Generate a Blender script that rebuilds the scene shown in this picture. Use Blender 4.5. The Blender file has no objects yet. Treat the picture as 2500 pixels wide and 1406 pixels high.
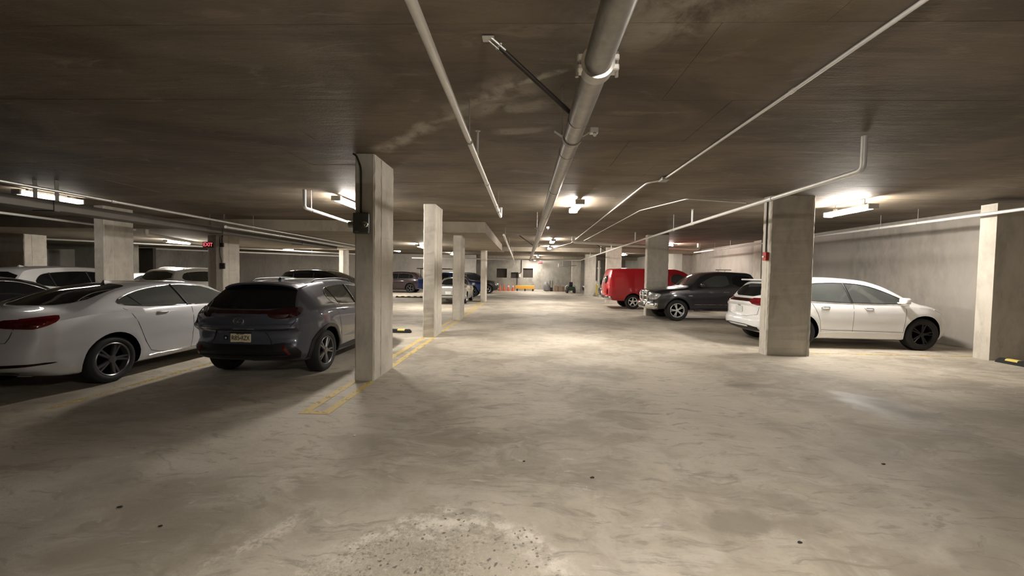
import bpy, bmesh, math, random
from mathutils import Vector, Matrix
from mathutils.bvhtree import BVHTree
random.seed(7)
PI = math.pi
SC = bpy.context.scene
COL = SC.collection

# ------------------------------------------------------------------ camera, world, exposure
def rot(ax, a): return Matrix.Rotation(a, 4, ax)
cam_d = bpy.data.cameras.new('camera'); cam = bpy.data.objects.new('camera', cam_d); COL.objects.link(cam)
cam_d.sensor_width = 36.0; cam_d.lens = 36.0 * 950.0 / 2500.0; cam_d.clip_start = 0.05; cam_d.clip_end = 200
cam.matrix_world = Matrix.Translation((0, 0, 1.65)) @ rot('Z', math.radians(1.84)) @ rot('X', PI / 2 - math.radians(1.96)) @ rot('Z', math.radians(0.9))
SC.camera = cam
world = bpy.data.worlds.new('world'); SC.world = world; world.use_nodes = True
world.node_tree.nodes['Background'].inputs[0].default_value = (0.002, 0.0018, 0.0015, 1)
world.node_tree.nodes['Background'].inputs[1].default_value = 1.0
SC.view_settings.view_transform = 'Standard'; SC.view_settings.look = 'None'
SC.view_settings.gamma = 1.0; SC.view_settings.use_curve_mapping = False
SC.view_settings.exposure = 3.05
LAMP = 30.0                                    # radiance of the strip lamps
LAMP_COL = (1.0, 0.93, 0.845)
CEIL = 3.42

# ------------------------------------------------------------------ materials
MATS = {}
def nodes_of(name):
    m = bpy.data.materials.new(name); m.use_nodes = True
    nt = m.node_tree; b = nt.nodes['Principled BSDF']
    return m, nt, b
def N(nt, t, **kw):
    n = nt.nodes.new(t)
    for k, v in kw.items():
        if hasattr(n, k): setattr(n, k, v)
        else: n.inputs[k].default_value = v
    return n
def math_n(nt, op, a, b=None, clamp=False):
    n = nt.nodes.new('ShaderNodeMath'); n.operation = op; n.use_clamp = clamp
    for i, v in enumerate((a, b)):
        if v is None: continue
        if isinstance(v, (int, float)): n.inputs[i].default_value = v
        else: nt.links.new(v, n.inputs[i])
    return n.outputs[0]
def mix_c(nt, fac, a, b, mode='MIX'):
    n = nt.nodes.new('ShaderNodeMix'); n.data_type = 'RGBA'; n.blend_type = mode
    for s, v in ((0, fac), (6, a), (7, b)):
        if isinstance(v, (int, float)): n.inputs[s].default_value = v
        elif isinstance(v, tuple): n.inputs[s].default_value = (*v[:3], 1)
        else: nt.links.new(v, n.inputs[s])
    return n.outputs[2]
def ramp(nt, src, p0, p1):
    n = nt.nodes.new('ShaderNodeMapRange'); n.clamp = True; n.interpolation_type = 'SMOOTHSTEP'
    nt.links.new(src, n.inputs[0]); n.inputs[1].default_value = p0; n.inputs[2].default_value = p1
    return n.outputs[0]
def noise(nt, vec, scale, detail=4, rough=0.55, dist=0.0):
    n = nt.nodes.new('ShaderNodeTexNoise'); n.inputs['Scale'].default_value = scale; n.inputs['Detail'].default_value = detail
    n.inputs['Roughness'].default_value = rough; n.inputs['Distortion'].default_value = dist
    nt.links.new(vec, n.inputs['Vector']); return n.outputs['Fac']
def mapping(nt, vec, scale=(1, 1, 1), rotz=0.0, loc=(0, 0, 0)):
    n = nt.nodes.new('ShaderNodeMapping'); nt.links.new(vec, n.inputs[0])
    n.inputs['Scale'].default_value = scale; n.inputs['Rotation'].default_value = (0, 0, rotz); n.inputs['Location'].default_value = loc
    return n.outputs[0]
def pos(nt): return nt.nodes.new('ShaderNodeNewGeometry').outputs['Position']
def bump(nt, b, h, strength=0.3, dist=0.01):
    n = nt.nodes.new('ShaderNodeBump'); n.inputs['Strength'].default_value = strength; n.inputs['Distance'].default_value = dist
    nt.links.new(h, n.inputs['Height']); nt.links.new(n.outputs[0], b.inputs['Normal'])
def pmat(name, col, rough=0.5, metal=0.0, coat=0.0, var=0.12, scale=9.0, bmp=0.0, spec=0.5):
    """plain procedural material: a colour with a little mottling and grain"""
    if name in MATS: return MATS[name]
    m, nt, b = nodes_of(name)
    f = noise(nt, nt.nodes.new('ShaderNodeTexCoord').outputs['Object'], scale, 4)
    lo = tuple(c * (1 - var) for c in col); hi = tuple(min(1, c * (1 + var)) for c in col)
    nt.links.new(mix_c(nt, f, lo, hi), b.inputs['Base Color'])
    b.inputs['Roughness'].default_value = rough; b.inputs['Metallic'].default_value = metal
    b.inputs['Coat Weight'].default_value = coat; b.inputs['Coat Roughness'].default_value = 0.04
    b.inputs['Specular IOR Level'].default_value = spec
    if bmp: bump(nt, b, f, bmp, 0.004)
    MATS[name] = m; return m
def emit(name, col, s):
    m, nt, b = nodes_of(name)
    b.inputs['Base Color'].default_value = (*col, 1); b.inputs['Emission Color'].default_value = (*col, 1); b.inputs['Emission Strength'].default_value = s
    MATS[name] = m; return m
def concrete(name, col, streak=(1.5, 1.5, 0.35), contrast=0.28, dirt=0.0):
    m, nt, b = nodes_of(name); P = pos(nt)
    big = noise(nt, mapping(nt, P, streak), 0.9, 5, 0.6, 0.6)
    med = noise(nt, mapping(nt, P, (1, 1, 0.5)), 4.5, 6, 0.65, 0.3)
    fine = noise(nt, P, 60, 3, 0.6)
    lo = tuple(c * (1 - contrast) for c in col); hi = tuple(min(1, c * (1 + contrast * 0.7)) for c in col)
    c = mix_c(nt, ramp(nt, big, 0.3, 0.7), lo, hi)
    c = mix_c(nt, ramp(nt, med, 0.35, 0.75), c, tuple(x * 1.12 for x in col))
    c = mix_c(nt, math_n(nt, 'MULTIPLY', ramp(nt, fine, 0.55, 0.8), 0.35), c, tuple(x * 0.6 for x in col))
    v = nt.nodes.new('ShaderNodeTexVoronoi'); v.inputs['Scale'].default_value = 16; nt.links.new(P, v.inputs['Vector'])
    pit = ramp(nt, v.outputs['Distance'], 0.09, 0.02)
    c = mix_c(nt, math_n(nt, 'MULTIPLY', pit, ramp(nt, med, 0.5, 0.65)), c, tuple(x * 0.35 for x in col))
    if dirt:
        d = noise(nt, mapping(nt, P, (3, 3, 1.0), loc=(4, 2, 0)), 1.3, 6, 0.7, 0.8)
        c = mix_c(nt, math_n(nt, 'MULTIPLY', ramp(nt, d, 0.56, 0.74), dirt), c, tuple(x * 0.3 for x in col))
    nt.links.new(c, b.inputs['Base Color']); b.inputs['Roughness'].default_value = 0.86
    h = math_n(nt, 'ADD', math_n(nt, 'MULTIPLY', fine, 0.4), med)
    bump(nt, b, math_n(nt, 'SUBTRACT', h, pit), 0.35, 0.012)
    MATS[name] = m; return m
def seg_mask(nt, P, a, b, w, soft):
    """1 along the floor/ceiling segment a-b (metres), wobbling"""
    sx = nt.nodes.new('ShaderNodeSeparateXYZ'); nt.links.new(P, sx.inputs[0]); X, Y = sx.outputs[0], sx.outputs[1]
    dx, dy = b[0] - a[0], b[1] - a[1]; L = math.hypot(dx, dy); ux, uy = dx / L, dy / L
    px, py = math_n(nt, 'SUBTRACT', X, a[0]), math_n(nt, 'SUBTRACT', Y, a[1])
    t = math_n(nt, 'ADD', math_n(nt, 'MULTIPLY', px, ux), math_n(nt, 'MULTIPLY', py, uy))
    d = math_n(nt, 'ABSOLUTE', math_n(nt, 'SUBTRACT', math_n(nt, 'MULTIPLY', py, ux), math_n(nt, 'MULTIPLY', px, uy)))
    m = ramp(nt, d, w + soft, w)
    return math_n(nt, 'MULTIPLY', m, math_n(nt, 'MULTIPLY', ramp(nt, t, -soft, soft), ramp(nt, t, L + soft, L - soft)))
def blob_mask(nt, P, c, r, soft, stretch=1.0, wob=0.5, ns=1.6):
    mp = nt.nodes.new('ShaderNodeMapping'); nt.links.new(P, mp.inputs[0])
    mp.inputs['Location'].default_value = (-c[0], -c[1] * stretch, 0); mp.inputs['Scale'].default_value = (1, stretch, 0)
    ln = nt.nodes.new('ShaderNodeVectorMath'); ln.operation = 'LENGTH'; nt.links.new(mp.outputs[0], ln.inputs[0])
    d = math_n(nt, 'ADD', ln.outputs['Value'], math_n(nt, 'MULTIPLY', math_n(nt, 'SUBTRACT', noise(nt, P, ns, 6, 0.65), 0.5), wob * 2))
    return ramp(nt, d, r + soft, r - soft)

def floor_mat():
    m, nt, b = nodes_of('floor_concrete'); P = pos(nt)
    w = nt.nodes.new('ShaderNodeVectorMath'); w.operation = 'ADD'; nt.links.new(P, w.inputs[0])
    nz = nt.nodes.new('ShaderNodeTexNoise'); nz.inputs['Scale'].default_value = 0.9; nz.inputs['Detail'].default_value = 5; nt.links.new(P, nz.inputs['Vector'])
    sc = nt.nodes.new('ShaderNodeVectorMath'); sc.operation = 'SCALE'; nt.links.new(nz.outputs['Color'], sc.inputs[0]); sc.inputs['Scale'].default_value = 0.55
    nt.links.new(sc.outputs[0], w.inputs[1]); W = w.outputs[0]
    big = noise(nt, W, 0.55, 6, 0.6)
    med = noise(nt, mapping(nt, W, (1.0, 1.6, 1), 0.4), 1.6, 7, 0.66, 0.8)
    swirl = noise(nt, mapping(nt, W, (0.9, 3.2, 1), 0.25), 2.1, 6, 0.7, 1.6)
    fine = noise(nt, P, 26, 4, 0.65)
    grit = noise(nt, P, 120, 2, 0.5)
    c = mix_c(nt, ramp(nt, big, 0.38, 0.62), (0.275, 0.240, 0.188), (0.46, 0.415, 0.335))
    c = mix_c(nt, math_n(nt, 'MULTIPLY', ramp(nt, med, 0.42, 0.68), 0.6), c, (0.50, 0.46, 0.395))
    c = mix_c(nt, math_n(nt, 'MULTIPLY', ramp(nt, swirl, 0.52, 0.66), 0.62), c, (0.215, 0.188, 0.150))
    c = mix_c(nt, math_n(nt, 'MULTIPLY', ramp(nt, fine, 0.50, 0.8), 0.28), c, (0.20, 0.175, 0.145))
    wear = math_n(nt, 'MULTIPLY', ramp(nt, noise(nt, mapping(nt, W, (1, 2.6, 1), -0.2), 3.3, 7, 0.75, 0.6), 0.60, 0.70), 0.55)
    c = mix_c(nt, wear, c, (0.62, 0.58, 0.51))
    # tyre scuffs: arcs left by turning wheels
    for (cx, cy, sca, r0, r1) in ((-0.9, 6.2, 3.4, 0.5, 2.6), (1.3, 1.9, 3.0, 0.5, 1.6)):
        mp = mapping(nt, W, (1, 1, 0), loc=(-cx - 0.8, -cy - 0.8, 0))
        wv = nt.nodes.new('ShaderNodeTexWave'); wv.wave_type = 'RINGS'; wv.rings_direction = 'Z'; wv.inputs['Scale'].default_value = sca * 0.3
        wv.inputs['Distortion'].default_value = 7.0; wv.inputs['Detail'].default_value = 3; nt.links.new(mp, wv.inputs[0])
        ring = math_n(nt, 'MULTIPLY', ramp(nt, wv.outputs['Fac'], 0.72, 0.95), blob_mask(nt, P, (cx, cy), r1, 0.6))
        c = mix_c(nt, math_n(nt, 'MULTIPLY', ring, math_n(nt, 'MULTIPLY', ramp(nt, swirl, 0.4, 0.6), 0.28)), c, (0.22, 0.195, 0.16))
    # scabbed rough patch
    rough = blob_mask(nt, P, (-0.42, 1.85), 0.78, 0.10, 1.0, 0.40, 2.4)
    edge = math_n(nt, 'MULTIPLY', rough, math_n(nt, 'SUBTRACT', 1.0, blob_mask(nt, P, (-0.45, 1.76), 0.66, 0.12, 1.0, 0.40, 2.4)), True)
    vor = nt.nodes.new('ShaderNodeTexVoronoi'); vor.inputs['Scale'].default_value = 24; nt.links.new(W, vor.inputs['Vector'])
    pits = math_n(nt, 'MULTIPLY', ramp(nt, math_n(nt, 'ADD', vor.outputs['Distance'], math_n(nt, 'MULTIPLY', fine, 0.5)), 0.50, 0.38), ramp(nt, noise(nt, P, 3.2, 4), 0.42, 0.54))
    c = mix_c(nt, math_n(nt, 'MULTIPLY', rough, math_n(nt, 'MULTIPLY', ramp(nt, fine, 0.3, 0.6), 0.6)), c, (0.40, 0.36, 0.29))
    c = mix_c(nt, math_n(nt, 'MULTIPLY', edge, math_n(nt, 'MULTIPLY', ramp(nt, noise(nt, P, 9, 5, 0.7), 0.42, 0.6), 0.85)), c, (0.72, 0.67, 0.58))
    tail = math_n(nt, 'MULTIPLY', seg_mask(nt, W, (-1.78, 1.88), (-1.10, 2.95), 0.02, 0.11), ramp(nt, noise(nt, P, 4.0, 5, 0.7), 0.40, 0.62))
    c = mix_c(nt, math_n(nt, 'MULTIPLY', tail, math_n(nt, 'MULTIPLY', ramp(nt, fine, 0.36, 0.58), 0.75)), c, (0.62, 0.57, 0.48))
    sp = noise(nt, P, 42, 5, 0.75); sp2 = noise(nt, mapping(nt, P, (1, 1, 1), 0, (7, 3, 0)), 17, 5, 0.7)
    inner = blob_mask(nt, P, (-0.55, 1.85), 0.66, 0.25, 1.0, 0.40, 2.4)
    c = mix_c(nt, math_n(nt, 'MULTIPLY', inner, math_n(nt, 'MULTIPLY', ramp(nt, sp, 0.50, 0.62), math_n(nt, 'MULTIPLY', ramp(nt, noise(nt, P, 2.6, 3), 0.42, 0.6), 0.75))), c, (0.16, 0.135, 0.10))
    c = mix_c(nt, math_n(nt, 'MULTIPLY', inner, math_n(nt, 'MULTIPLY', ramp(nt, sp2, 0.56, 0.66), 0.7)), c, (0.17, 0.145, 0.11))
    c = mix_c(nt, math_n(nt, 'MULTIPLY', rough, math_n(nt, 'MULTIPLY', ramp(nt, sp, 0.46, 0.36), 0.5)), c, (0.60, 0.55, 0.47))
    c = mix_c(nt, math_n(nt, 'MULTIPLY', pits, math_n(nt, 'ADD', math_n(nt, 'MULTIPLY', rough, 0.8), 0.05)), c, (0.13, 0.11, 0.09))
    # patched corner
    pt = blob_mask(nt, P, (1.45, 2.62), 0.20, 0.05, 1.4, 0.22, 4.0)
    c = mix_c(nt, math_n(nt, 'MULTIPLY', pt, 0.6), c, (0.21, 0.185, 0.145))
    # oily stains, then dimness of the near bays painted into the colour
    oil_shade = blob_mask(nt, P, (4.75, 5.15), 0.33, 0.30, 0.5, 0.7, 1.9)
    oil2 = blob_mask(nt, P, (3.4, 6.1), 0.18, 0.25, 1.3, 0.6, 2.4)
    oil_shade = math_n(nt, 'MAXIMUM', oil_shade, math_n(nt, 'MULTIPLY', oil2, 0.7))
    for q in ((6.9, 4.2, 1.3), (-4.2, 3.3, 1.0), (-6.7, 3.4, 1.2), (6.4, 2.2, 1.4), (-3.3, 1.9, 1.0), (3.9, 2.4, 0.9), (-5.0, 2.3, 1.2)):  # broad dark blobs: light falloff over the foreground bays, put into the colour
        oil_shade = math_n(nt, 'MAXIMUM', oil_shade, math_n(nt, 'MULTIPLY', blob_mask(nt, P, q[:2], q[2], 1.0, 0.8, 1.2, 0.9), 0.65))
    c = mix_c(nt, math_n(nt, 'MULTIPLY', oil_shade, 0.75), c, (0.085, 0.072, 0.056))
    nt.links.new(c, b.inputs['Base Color'])
    r = math_n(nt, 'SUBTRACT', 0.74, math_n(nt, 'MULTIPLY', oil_shade, 0.38))
    nt.links.new(math_n(nt, 'ADD', r, math_n(nt, 'MULTIPLY', math_n(nt, 'SUBTRACT', med, 0.5), 0.3)), b.inputs['Roughness'])
    h = math_n(nt, 'ADD', math_n(nt, 'MULTIPLY', fine, math_n(nt, 'ADD', 0.25, math_n(nt, 'MULTIPLY', rough, 1.6))), math_n(nt, 'MULTIPLY', med, 0.9))
    h = math_n(nt, 'SUBTRACT', h, math_n(nt, 'MULTIPLY', pits, math_n(nt, 'MULTIPLY', rough, 1.2)))
    bump(nt, b, math_n(nt, 'ADD', h, math_n(nt, 'MULTIPLY', grit, 0.08)), 0.5, 0.012)
    MATS['floor'] = m; return m
def ceil_mat():
    m, nt, b = nodes_of('ceiling_concrete'); P = pos(nt)
    big = noise(nt, mapping(nt, P, (0.5, 0.9, 1)), 0.8, 6, 0.6, 0.8)
    strk = noise(nt, mapping(nt, P, (0.35, 2.6, 1)), 1.9, 7, 0.7, 0.6)
    med = noise(nt, P, 3.2, 6, 0.66, 0.5); fine = noise(nt, P, 40, 3)
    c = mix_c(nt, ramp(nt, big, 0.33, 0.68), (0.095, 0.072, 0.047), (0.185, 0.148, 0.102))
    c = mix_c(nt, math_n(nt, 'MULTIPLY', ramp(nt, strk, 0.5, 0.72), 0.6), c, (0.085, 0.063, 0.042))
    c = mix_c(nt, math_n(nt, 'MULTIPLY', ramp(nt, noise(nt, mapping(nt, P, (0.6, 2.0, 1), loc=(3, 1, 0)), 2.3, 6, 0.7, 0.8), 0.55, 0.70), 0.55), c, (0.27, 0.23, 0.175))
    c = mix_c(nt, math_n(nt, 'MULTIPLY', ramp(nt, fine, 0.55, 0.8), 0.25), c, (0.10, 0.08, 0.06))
    # lime leached along a crack and smeared patches
    wob = nt.nodes.new('ShaderNodeVectorMath'); wob.operation = 'ADD'; nt.links.new(P, wob.inputs[0])
    nz = nt.nodes.new('ShaderNodeTexNoise'); nz.inputs['Scale'].default_value = 2.2; nz.inputs['Detail'].default_value = 4; nt.links.new(P, nz.inputs['Vector'])
    s = nt.nodes.new('ShaderNodeVectorMath'); s.operation = 'MULTIPLY_ADD'; nt.links.new(nz.outputs['Color'], s.inputs[0]); s.inputs[1].default_value = (0.35, 0.35, 0); s.inputs[2].default_value = (-0.175, -0.175, 0)
    nt.links.new(s.outputs[0], wob.inputs[1]); W = wob.outputs[0]
    for a, e, wd, sf, k in (((-2.13, 5.69), (-1.09, 4.61), .03, .16, .6), ((-1.09, 4.61), (-0.15, 3.71), .008, .05, .4), ((-0.15, 3.71), (0.35, 3.39), .008, .045, .6), ((-0.9, 4.45), (0.1, 3.6), .10, .22, .30), ((-0.35, 4.9), (0.25, 4.8), .05, .1, .35), ((0.5, 2.9), (1.4, 2.5), .15, .4, .5), ((-0.5, 4.25), (0.2, 4.1), .05, .12, .35)):
        mk = seg_mask(nt, W, a, e, wd, sf)
        c = mix_c(nt, math_n(nt, 'MULTIPLY', mk, math_n(nt, 'MULTIPLY', ramp(nt, med, 0.3, 0.6), k)), c, (0.60, 0.56, 0.48))
    nt.links.new(c, b.inputs['Base Color']); b.inputs['Roughness'].default_value = 0.72
    bump(nt, b, math_n(nt, 'ADD', math_n(nt, 'MULTIPLY', strk, 1.4), math_n(nt, 'MULTIPLY', fine, 0.3)), 0.5, 0.02)
    MATS['ceiling'] = m; return m
def paint_mat(name, col, wear):
    m, nt, b = nodes_of(name); P = pos(nt)
    n = noise(nt, P, 5.5, 7, 0.72, 0.6); n2 = noise(nt, P, 34, 4, 0.7)
    f = math_n(nt, 'ADD', math_n(nt, 'MULTIPLY', n, 0.7), math_n(nt, 'MULTIPLY', n2, 0.3))
    nt.links.new(mix_c(nt, n2, col, tuple(x * 0.8 for x in col)), b.inputs['Base Color']); b.inputs['Roughness'].default_value = 0.7
    tr = nt.nodes.new('ShaderNodeBsdfTransparent'); mx = nt.nodes.new('ShaderNodeMixShader')
    nt.links.new(ramp(nt, f, wear - 0.07, wear + 0.07), mx.inputs[0]); nt.links.new(b.outputs[0], mx.inputs[1]); nt.links.new(tr.outputs[0], mx.inputs[2])
    nt.links.new(mx.outputs[0], nt.nodes['Material Output'].inputs[0])
    MATS[name] = m; return m
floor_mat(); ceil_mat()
concrete('column', (0.52, 0.485, 0.420), (3, 3, 1.2), 0.2, 0.30)
concrete('wall', (0.43, 0.40, 0.355), (0.9, 0.9, 0.22), 0.20, 0.10)
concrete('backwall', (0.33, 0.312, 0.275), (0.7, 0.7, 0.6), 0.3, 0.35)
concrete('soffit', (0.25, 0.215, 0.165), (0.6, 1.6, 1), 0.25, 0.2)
paint_mat('yellow_paint', (0.60, 0.45, 0.16), 0.59)
paint_mat('faded_paint', (0.55, 0.40, 0.13), 0.49)
paint_mat('white_paint', (0.62, 0.58, 0.50), 0.44)
emit('lamp_lens', LAMP_COL, LAMP)
emit('lamp_lens_aged', LAMP_COL, LAMP * 0.8); emit('lamp_lens_failing', LAMP_COL, LAMP * 0.13)
emit('exit_red', (1.0, 0.09, 0.11), 0.30)
pmat('galv', (0.50, 0.49, 0.46), 0.42, 0.75, 0, 0.25, 14, 0.2)
pmat('galv_white', (0.74, 0.73, 0.70), 0.45, 0.3, 0, 0.12, 10)
pmat('pipe_grey', (0.33, 0.32, 0.30), 0.38, 0.75, 0, 0.35, 16, 0.25)
pmat('pvc', (0.72, 0.68, 0.60), 0.4, 0, 0, 0.08, 5)
pmat('dark_steel', (0.035, 0.028, 0.024), 0.5, 0.4, 0, 0.25, 10)
pmat('duct_dark', (0.11, 0.10, 0.085), 0.55, 0.3, 0, 0.25, 3)
pmat('box_grey', (0.11, 0.115, 0.115), 0.42, 0.25, 0, 0.15, 8)
pmat('fixture', (0.55, 0.54, 0.50), 0.5, 0, 0, 0.06)
pmat('red_plastic', (0.42, 0.035, 0.02), 0.35)
pmat('rubber', (0.012, 0.012, 0.012), 0.75, 0, 0, 0.3, 20, 0.1)
pmat('tyre', (0.010, 0.010, 0.010), 0.72, 0, 0, 0.2, 20)
pmat('well', (0.003, 0.003, 0.003), 1.0, 0, 0, 0.2, 5, 0, 0.0)
pmat('yellow_tape', (0.80, 0.62, 0.16), 0.5)
pmat('glass', (0.010, 0.011, 0.012), 0.03, 0, 0, 0.2, 2, 0, 0.6)
pmat('glass_light', (0.06, 0.065, 0.062), 0.04, 0, 0, 0.3, 2, 0, 0.7)
pmat('chrome', (0.85, 0.85, 0.84), 0.10, 1.0)
pmat('alloy', (0.55, 0.55, 0.56), 0.25, 0.95)
pmat('alloy_dark', (0.17, 0.17, 0.175), 0.3, 0.7); pmat('alloy_bright', (0.80, 0.80, 0.79), 0.28, 0.45)
pmat('blacktrim', (0.010, 0.010, 0.011), 0.38)
pmat('taillight', (0.13, 0.003, 0.006), 0.06, 0, 1.0, 0.35, 26)
pmat('taillight_dark', (0.028, 0.003, 0.005), 0.06, 0, 1.0, 0.3, 20)
pmat('headlight', (0.55, 0.56, 0.56), 0.08, 0.35, 1.0, 0.6, 22)
pmat('plate', (0.78, 0.70, 0.46), 0.45, 0, 0, 0.08, 12)
pmat('plate_ink', (0.03, 0.03, 0.03), 0.6)
pmat('white_plate', (0.6, 0.62, 0.6), 0.4, 0, 0, 0.3, 18)
pmat('cone_orange', (0.75, 0.13, 0.045), 0.6)
pmat('board_yellow', (0.80, 0.42, 0.06), 0.6)
pmat('cardboard', (0.24, 0.17, 0.12), 0.85)
pmat('bag_grey', (0.20, 0.195, 0.195), 0.7, 0, 0, 0.3, 6, 0.5)
pmat('mower_green', (0.015, 0.035, 0.02), 0.4)
pmat('opening', (0.045, 0.038, 0.03), 0.9, 0, 0, 0.4, 3)
def paint(name, col, metal=0.0, rough=0.35): return pmat(name, col, rough, metal, 1.0, 0.04, 3)
paint('paint_white', (0.80, 0.80, 0.80)); paint('paint_pearl', (0.58, 0.58, 0.60)); paint('paint_slate', (0.095, 0.105, 0.138), 0.35, 0.36); paint('paint_grey', (0.028, 0.028, 0.033), 0.3)
paint('paint_red', (0.42, 0.006, 0.014)); paint('paint_black', (0.008, 0.008, 0.008)); paint('paint_silver', (0.42, 0.42, 0.40), 0.4); paint('paint_blue', (0.006, 0.030, 0.14), 0.2)
paint('paint_maroon', (0.018, 0.006, 0.008)); paint('paint_navy', (0.008, 0.012, 0.035))

# ------------------------------------------------------------------ mesh helpers
def link(name, me, mat=None, parent=None, smooth=None):
    o = bpy.data.objects.new(name, me); COL.objects.link(o)
    if mat is not None: me.materials.append(MATS[mat] if isinstance(mat, str) else mat)
    if smooth is not None:
        me.polygons.foreach_set('use_smooth', [True] * len(me.polygons))
        if smooth: me.set_sharp_from_angle(angle=math.radians(smooth))
    if parent is not None: o.parent = parent
    return o
def obj(name, bm, mat=None, parent=None, smooth=None):
    me = bpy.data.meshes.new(name); bmesh.ops.recalc_face_normals(bm, faces=bm.faces[:]); bm.to_mesh(me); bm.free()
    return link(name, me, mat, parent, smooth)
def tag(o, label=None, cat=None, group=None, kind=None):
    if label: o['label'] = label
    if cat: o['category'] = cat
    if group: o['group'] = group
    if kind: o['kind'] = kind
    return o
def thing(name, label, cat, loc=(0, 0, 0), rz=0.0, group=None):
    o = bpy.data.objects.new(name, None); COL.objects.link(o); o.location = loc; o.rotation_euler = (0, 0, rz); o.empty_display_size = 0.2
    return tag(o, label, cat, group)
def copy_tree(o, parent=None):
    c = o.copy(); COL.objects.link(c)
    if parent is not None: c.parent = parent
    for ch in list(o.children): copy_tree(ch, c)
    return c
def bm_box(bm, lo, hi, bev=0.0, seg=1):
    r = bmesh.ops.create_cube(bm, size=1.0)
    c = [(a + b) / 2 for a, b in zip(lo, hi)]; s = [abs(b - a) for a, b in zip(lo, hi)]
    for v in r['verts']: v.co = Vector((c[0] + v.co.x * s[0], c[1] + v.co.y * s[1], c[2] + v.co.z * s[2]))
    if bev:
        ed = list({e for v in r['verts'] for e in v.link_edges})
        bmesh.ops.bevel(bm, geom=ed, offset=bev, segments=seg, affect='EDGES', profile=0.5)
def box(name, lo, hi, mat, parent=None, bev=0.0, seg=1):
    bm = bmesh.new(); bm_box(bm, lo, hi, bev, seg); return obj(name, bm, mat, parent)
def bm_tube(bm, pts, r, n=12, cap=True, closed=False):
    """swept round tube along a polyline"""
    pts = [Vector(p) for p in pts]; rings = []; up = None
    for i, p in enumerate(pts):
        if closed: t = (pts[(i + 1) % len(pts)] - pts[i - 1])
        else: t = (pts[min(i + 1, len(pts) - 1)] - pts[max(i - 1, 0)])
        if t.length < 1e-9: t = Vector((0, 0, 1))
        t.normalize()
        if up is None:
            up = Vector((0, 0, 1)) if abs(t.z) < 0.9 else Vector((1, 0, 0))
        a = t.cross(up)
        if a.length < 1e-5: a = t.cross(Vector((1, 0, 0)))
        a.normalize(); b = a.cross(t).normalized(); up = b
        rr = r[i] if isinstance(r, (list, tuple)) else r
        rings.append([bm.verts.new(p + a * math.cos(2 * PI * k / n) * rr + b * math.sin(2 * PI * k / n) * rr) for k in range(n)])
    m = len(rings)
    for i in range(m if closed else m - 1):
        A, B = rings[i], rings[(i + 1) % m]
        for k in range(n): bm.faces.new((A[k], A[(k + 1) % n], B[(k + 1) % n], B[k]))
    if cap and not closed:
        bm.faces.new(rings[0]); bm.faces.new(rings[-1])
def round_path(pts, rad, n=5):
    pts = [Vector(p) for p in pts]; out = [pts[0]]
    for i in range(1, len(pts) - 1):
        p = pts[i]; a = (pts[i - 1] - p); b = (pts[i + 1] - p); d = min(rad, a.length * 0.45, b.length * 0.45)
        p0, p1 = p + a.normalized() * d, p + b.normalized() * d
        for k in range(n + 1):
            t = k / n; out.append(p0 * (1 - t) ** 2 + p * 2 * t * (1 - t) + p1 * t * t)
    out.append(pts[-1]); return out
def tube(name, pts, r, mat, parent=None, n=12, rad=0.0):
    bm = bmesh.new(); bm_tube(bm, round_path(pts, rad) if rad else pts, r, n); return obj(name, bm, mat, parent, 50)
def bm_lathe(bm, prof, n=32, axis='y', cx=(0, 0, 0), cap=True):
    """profile [(radius, along)] spun about an axis"""
    rings = []
    for (r, h) in prof:
        ring = []
        for k in range(n):
            a = 2 * PI * k / n; c, s = math.cos(a) * r, math.sin(a) * r
            v = {'y': (c, h, s), 'z': (c, s, h), 'x': (h, c, s)}[axis]
            ring.append(bm.verts.new((v[0] + cx[0], v[1] + cx[1], v[2] + cx[2])))
        rings.append(ring)
    for A, B in zip(rings, rings[1:]):
        for k in range(n): bm.faces.new((A[k], A[(k + 1) % n], B[(k + 1) % n], B[k]))
    for ring, rr in ((rings[0], prof[0][0]), (rings[-1], prof[-1][0])):
        if cap and rr > 1e-4:
            try: bm.faces.new(ring)
            except ValueError: pass
    bmesh.ops.remove_doubles(bm, verts=bm.verts[:], dist=1e-5)
def lathe(name, prof, mat, parent=None, n=32, axis='z', cx=(0, 0, 0), smooth=40, cap=True):
    bm = bmesh.new(); bm_lathe(bm, prof, n, axis, cx, cap); return obj(name, bm, mat, parent, smooth)
def text_mesh(name, s, size, mat, parent, mtx, extrude=0.001, width=None):
    cu = bpy.data.curves.new(name, 'FONT'); cu.body = s; cu.size = size; cu.extrude = extrude; cu.align_x = 'CENTER'; cu.align_y = 'CENTER'
    t = bpy.data.objects.new(name, cu); COL.objects.link(t)
    me = bpy.data.meshes.new_from_object(t.evaluated_get(bpy.context.evaluated_depsgraph_get())); me.name = name
    bpy.data.objects.remove(t); bpy.data.curves.remove(cu)
    if width:
        xs = [v.co.x for v in me.vertices]; k = width / (max(xs) - min(xs))
        for v in me.vertices: v.co.x *= k
    me.transform(mtx); me.materials.clear()
    return link(name, me, mat, parent)
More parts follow.
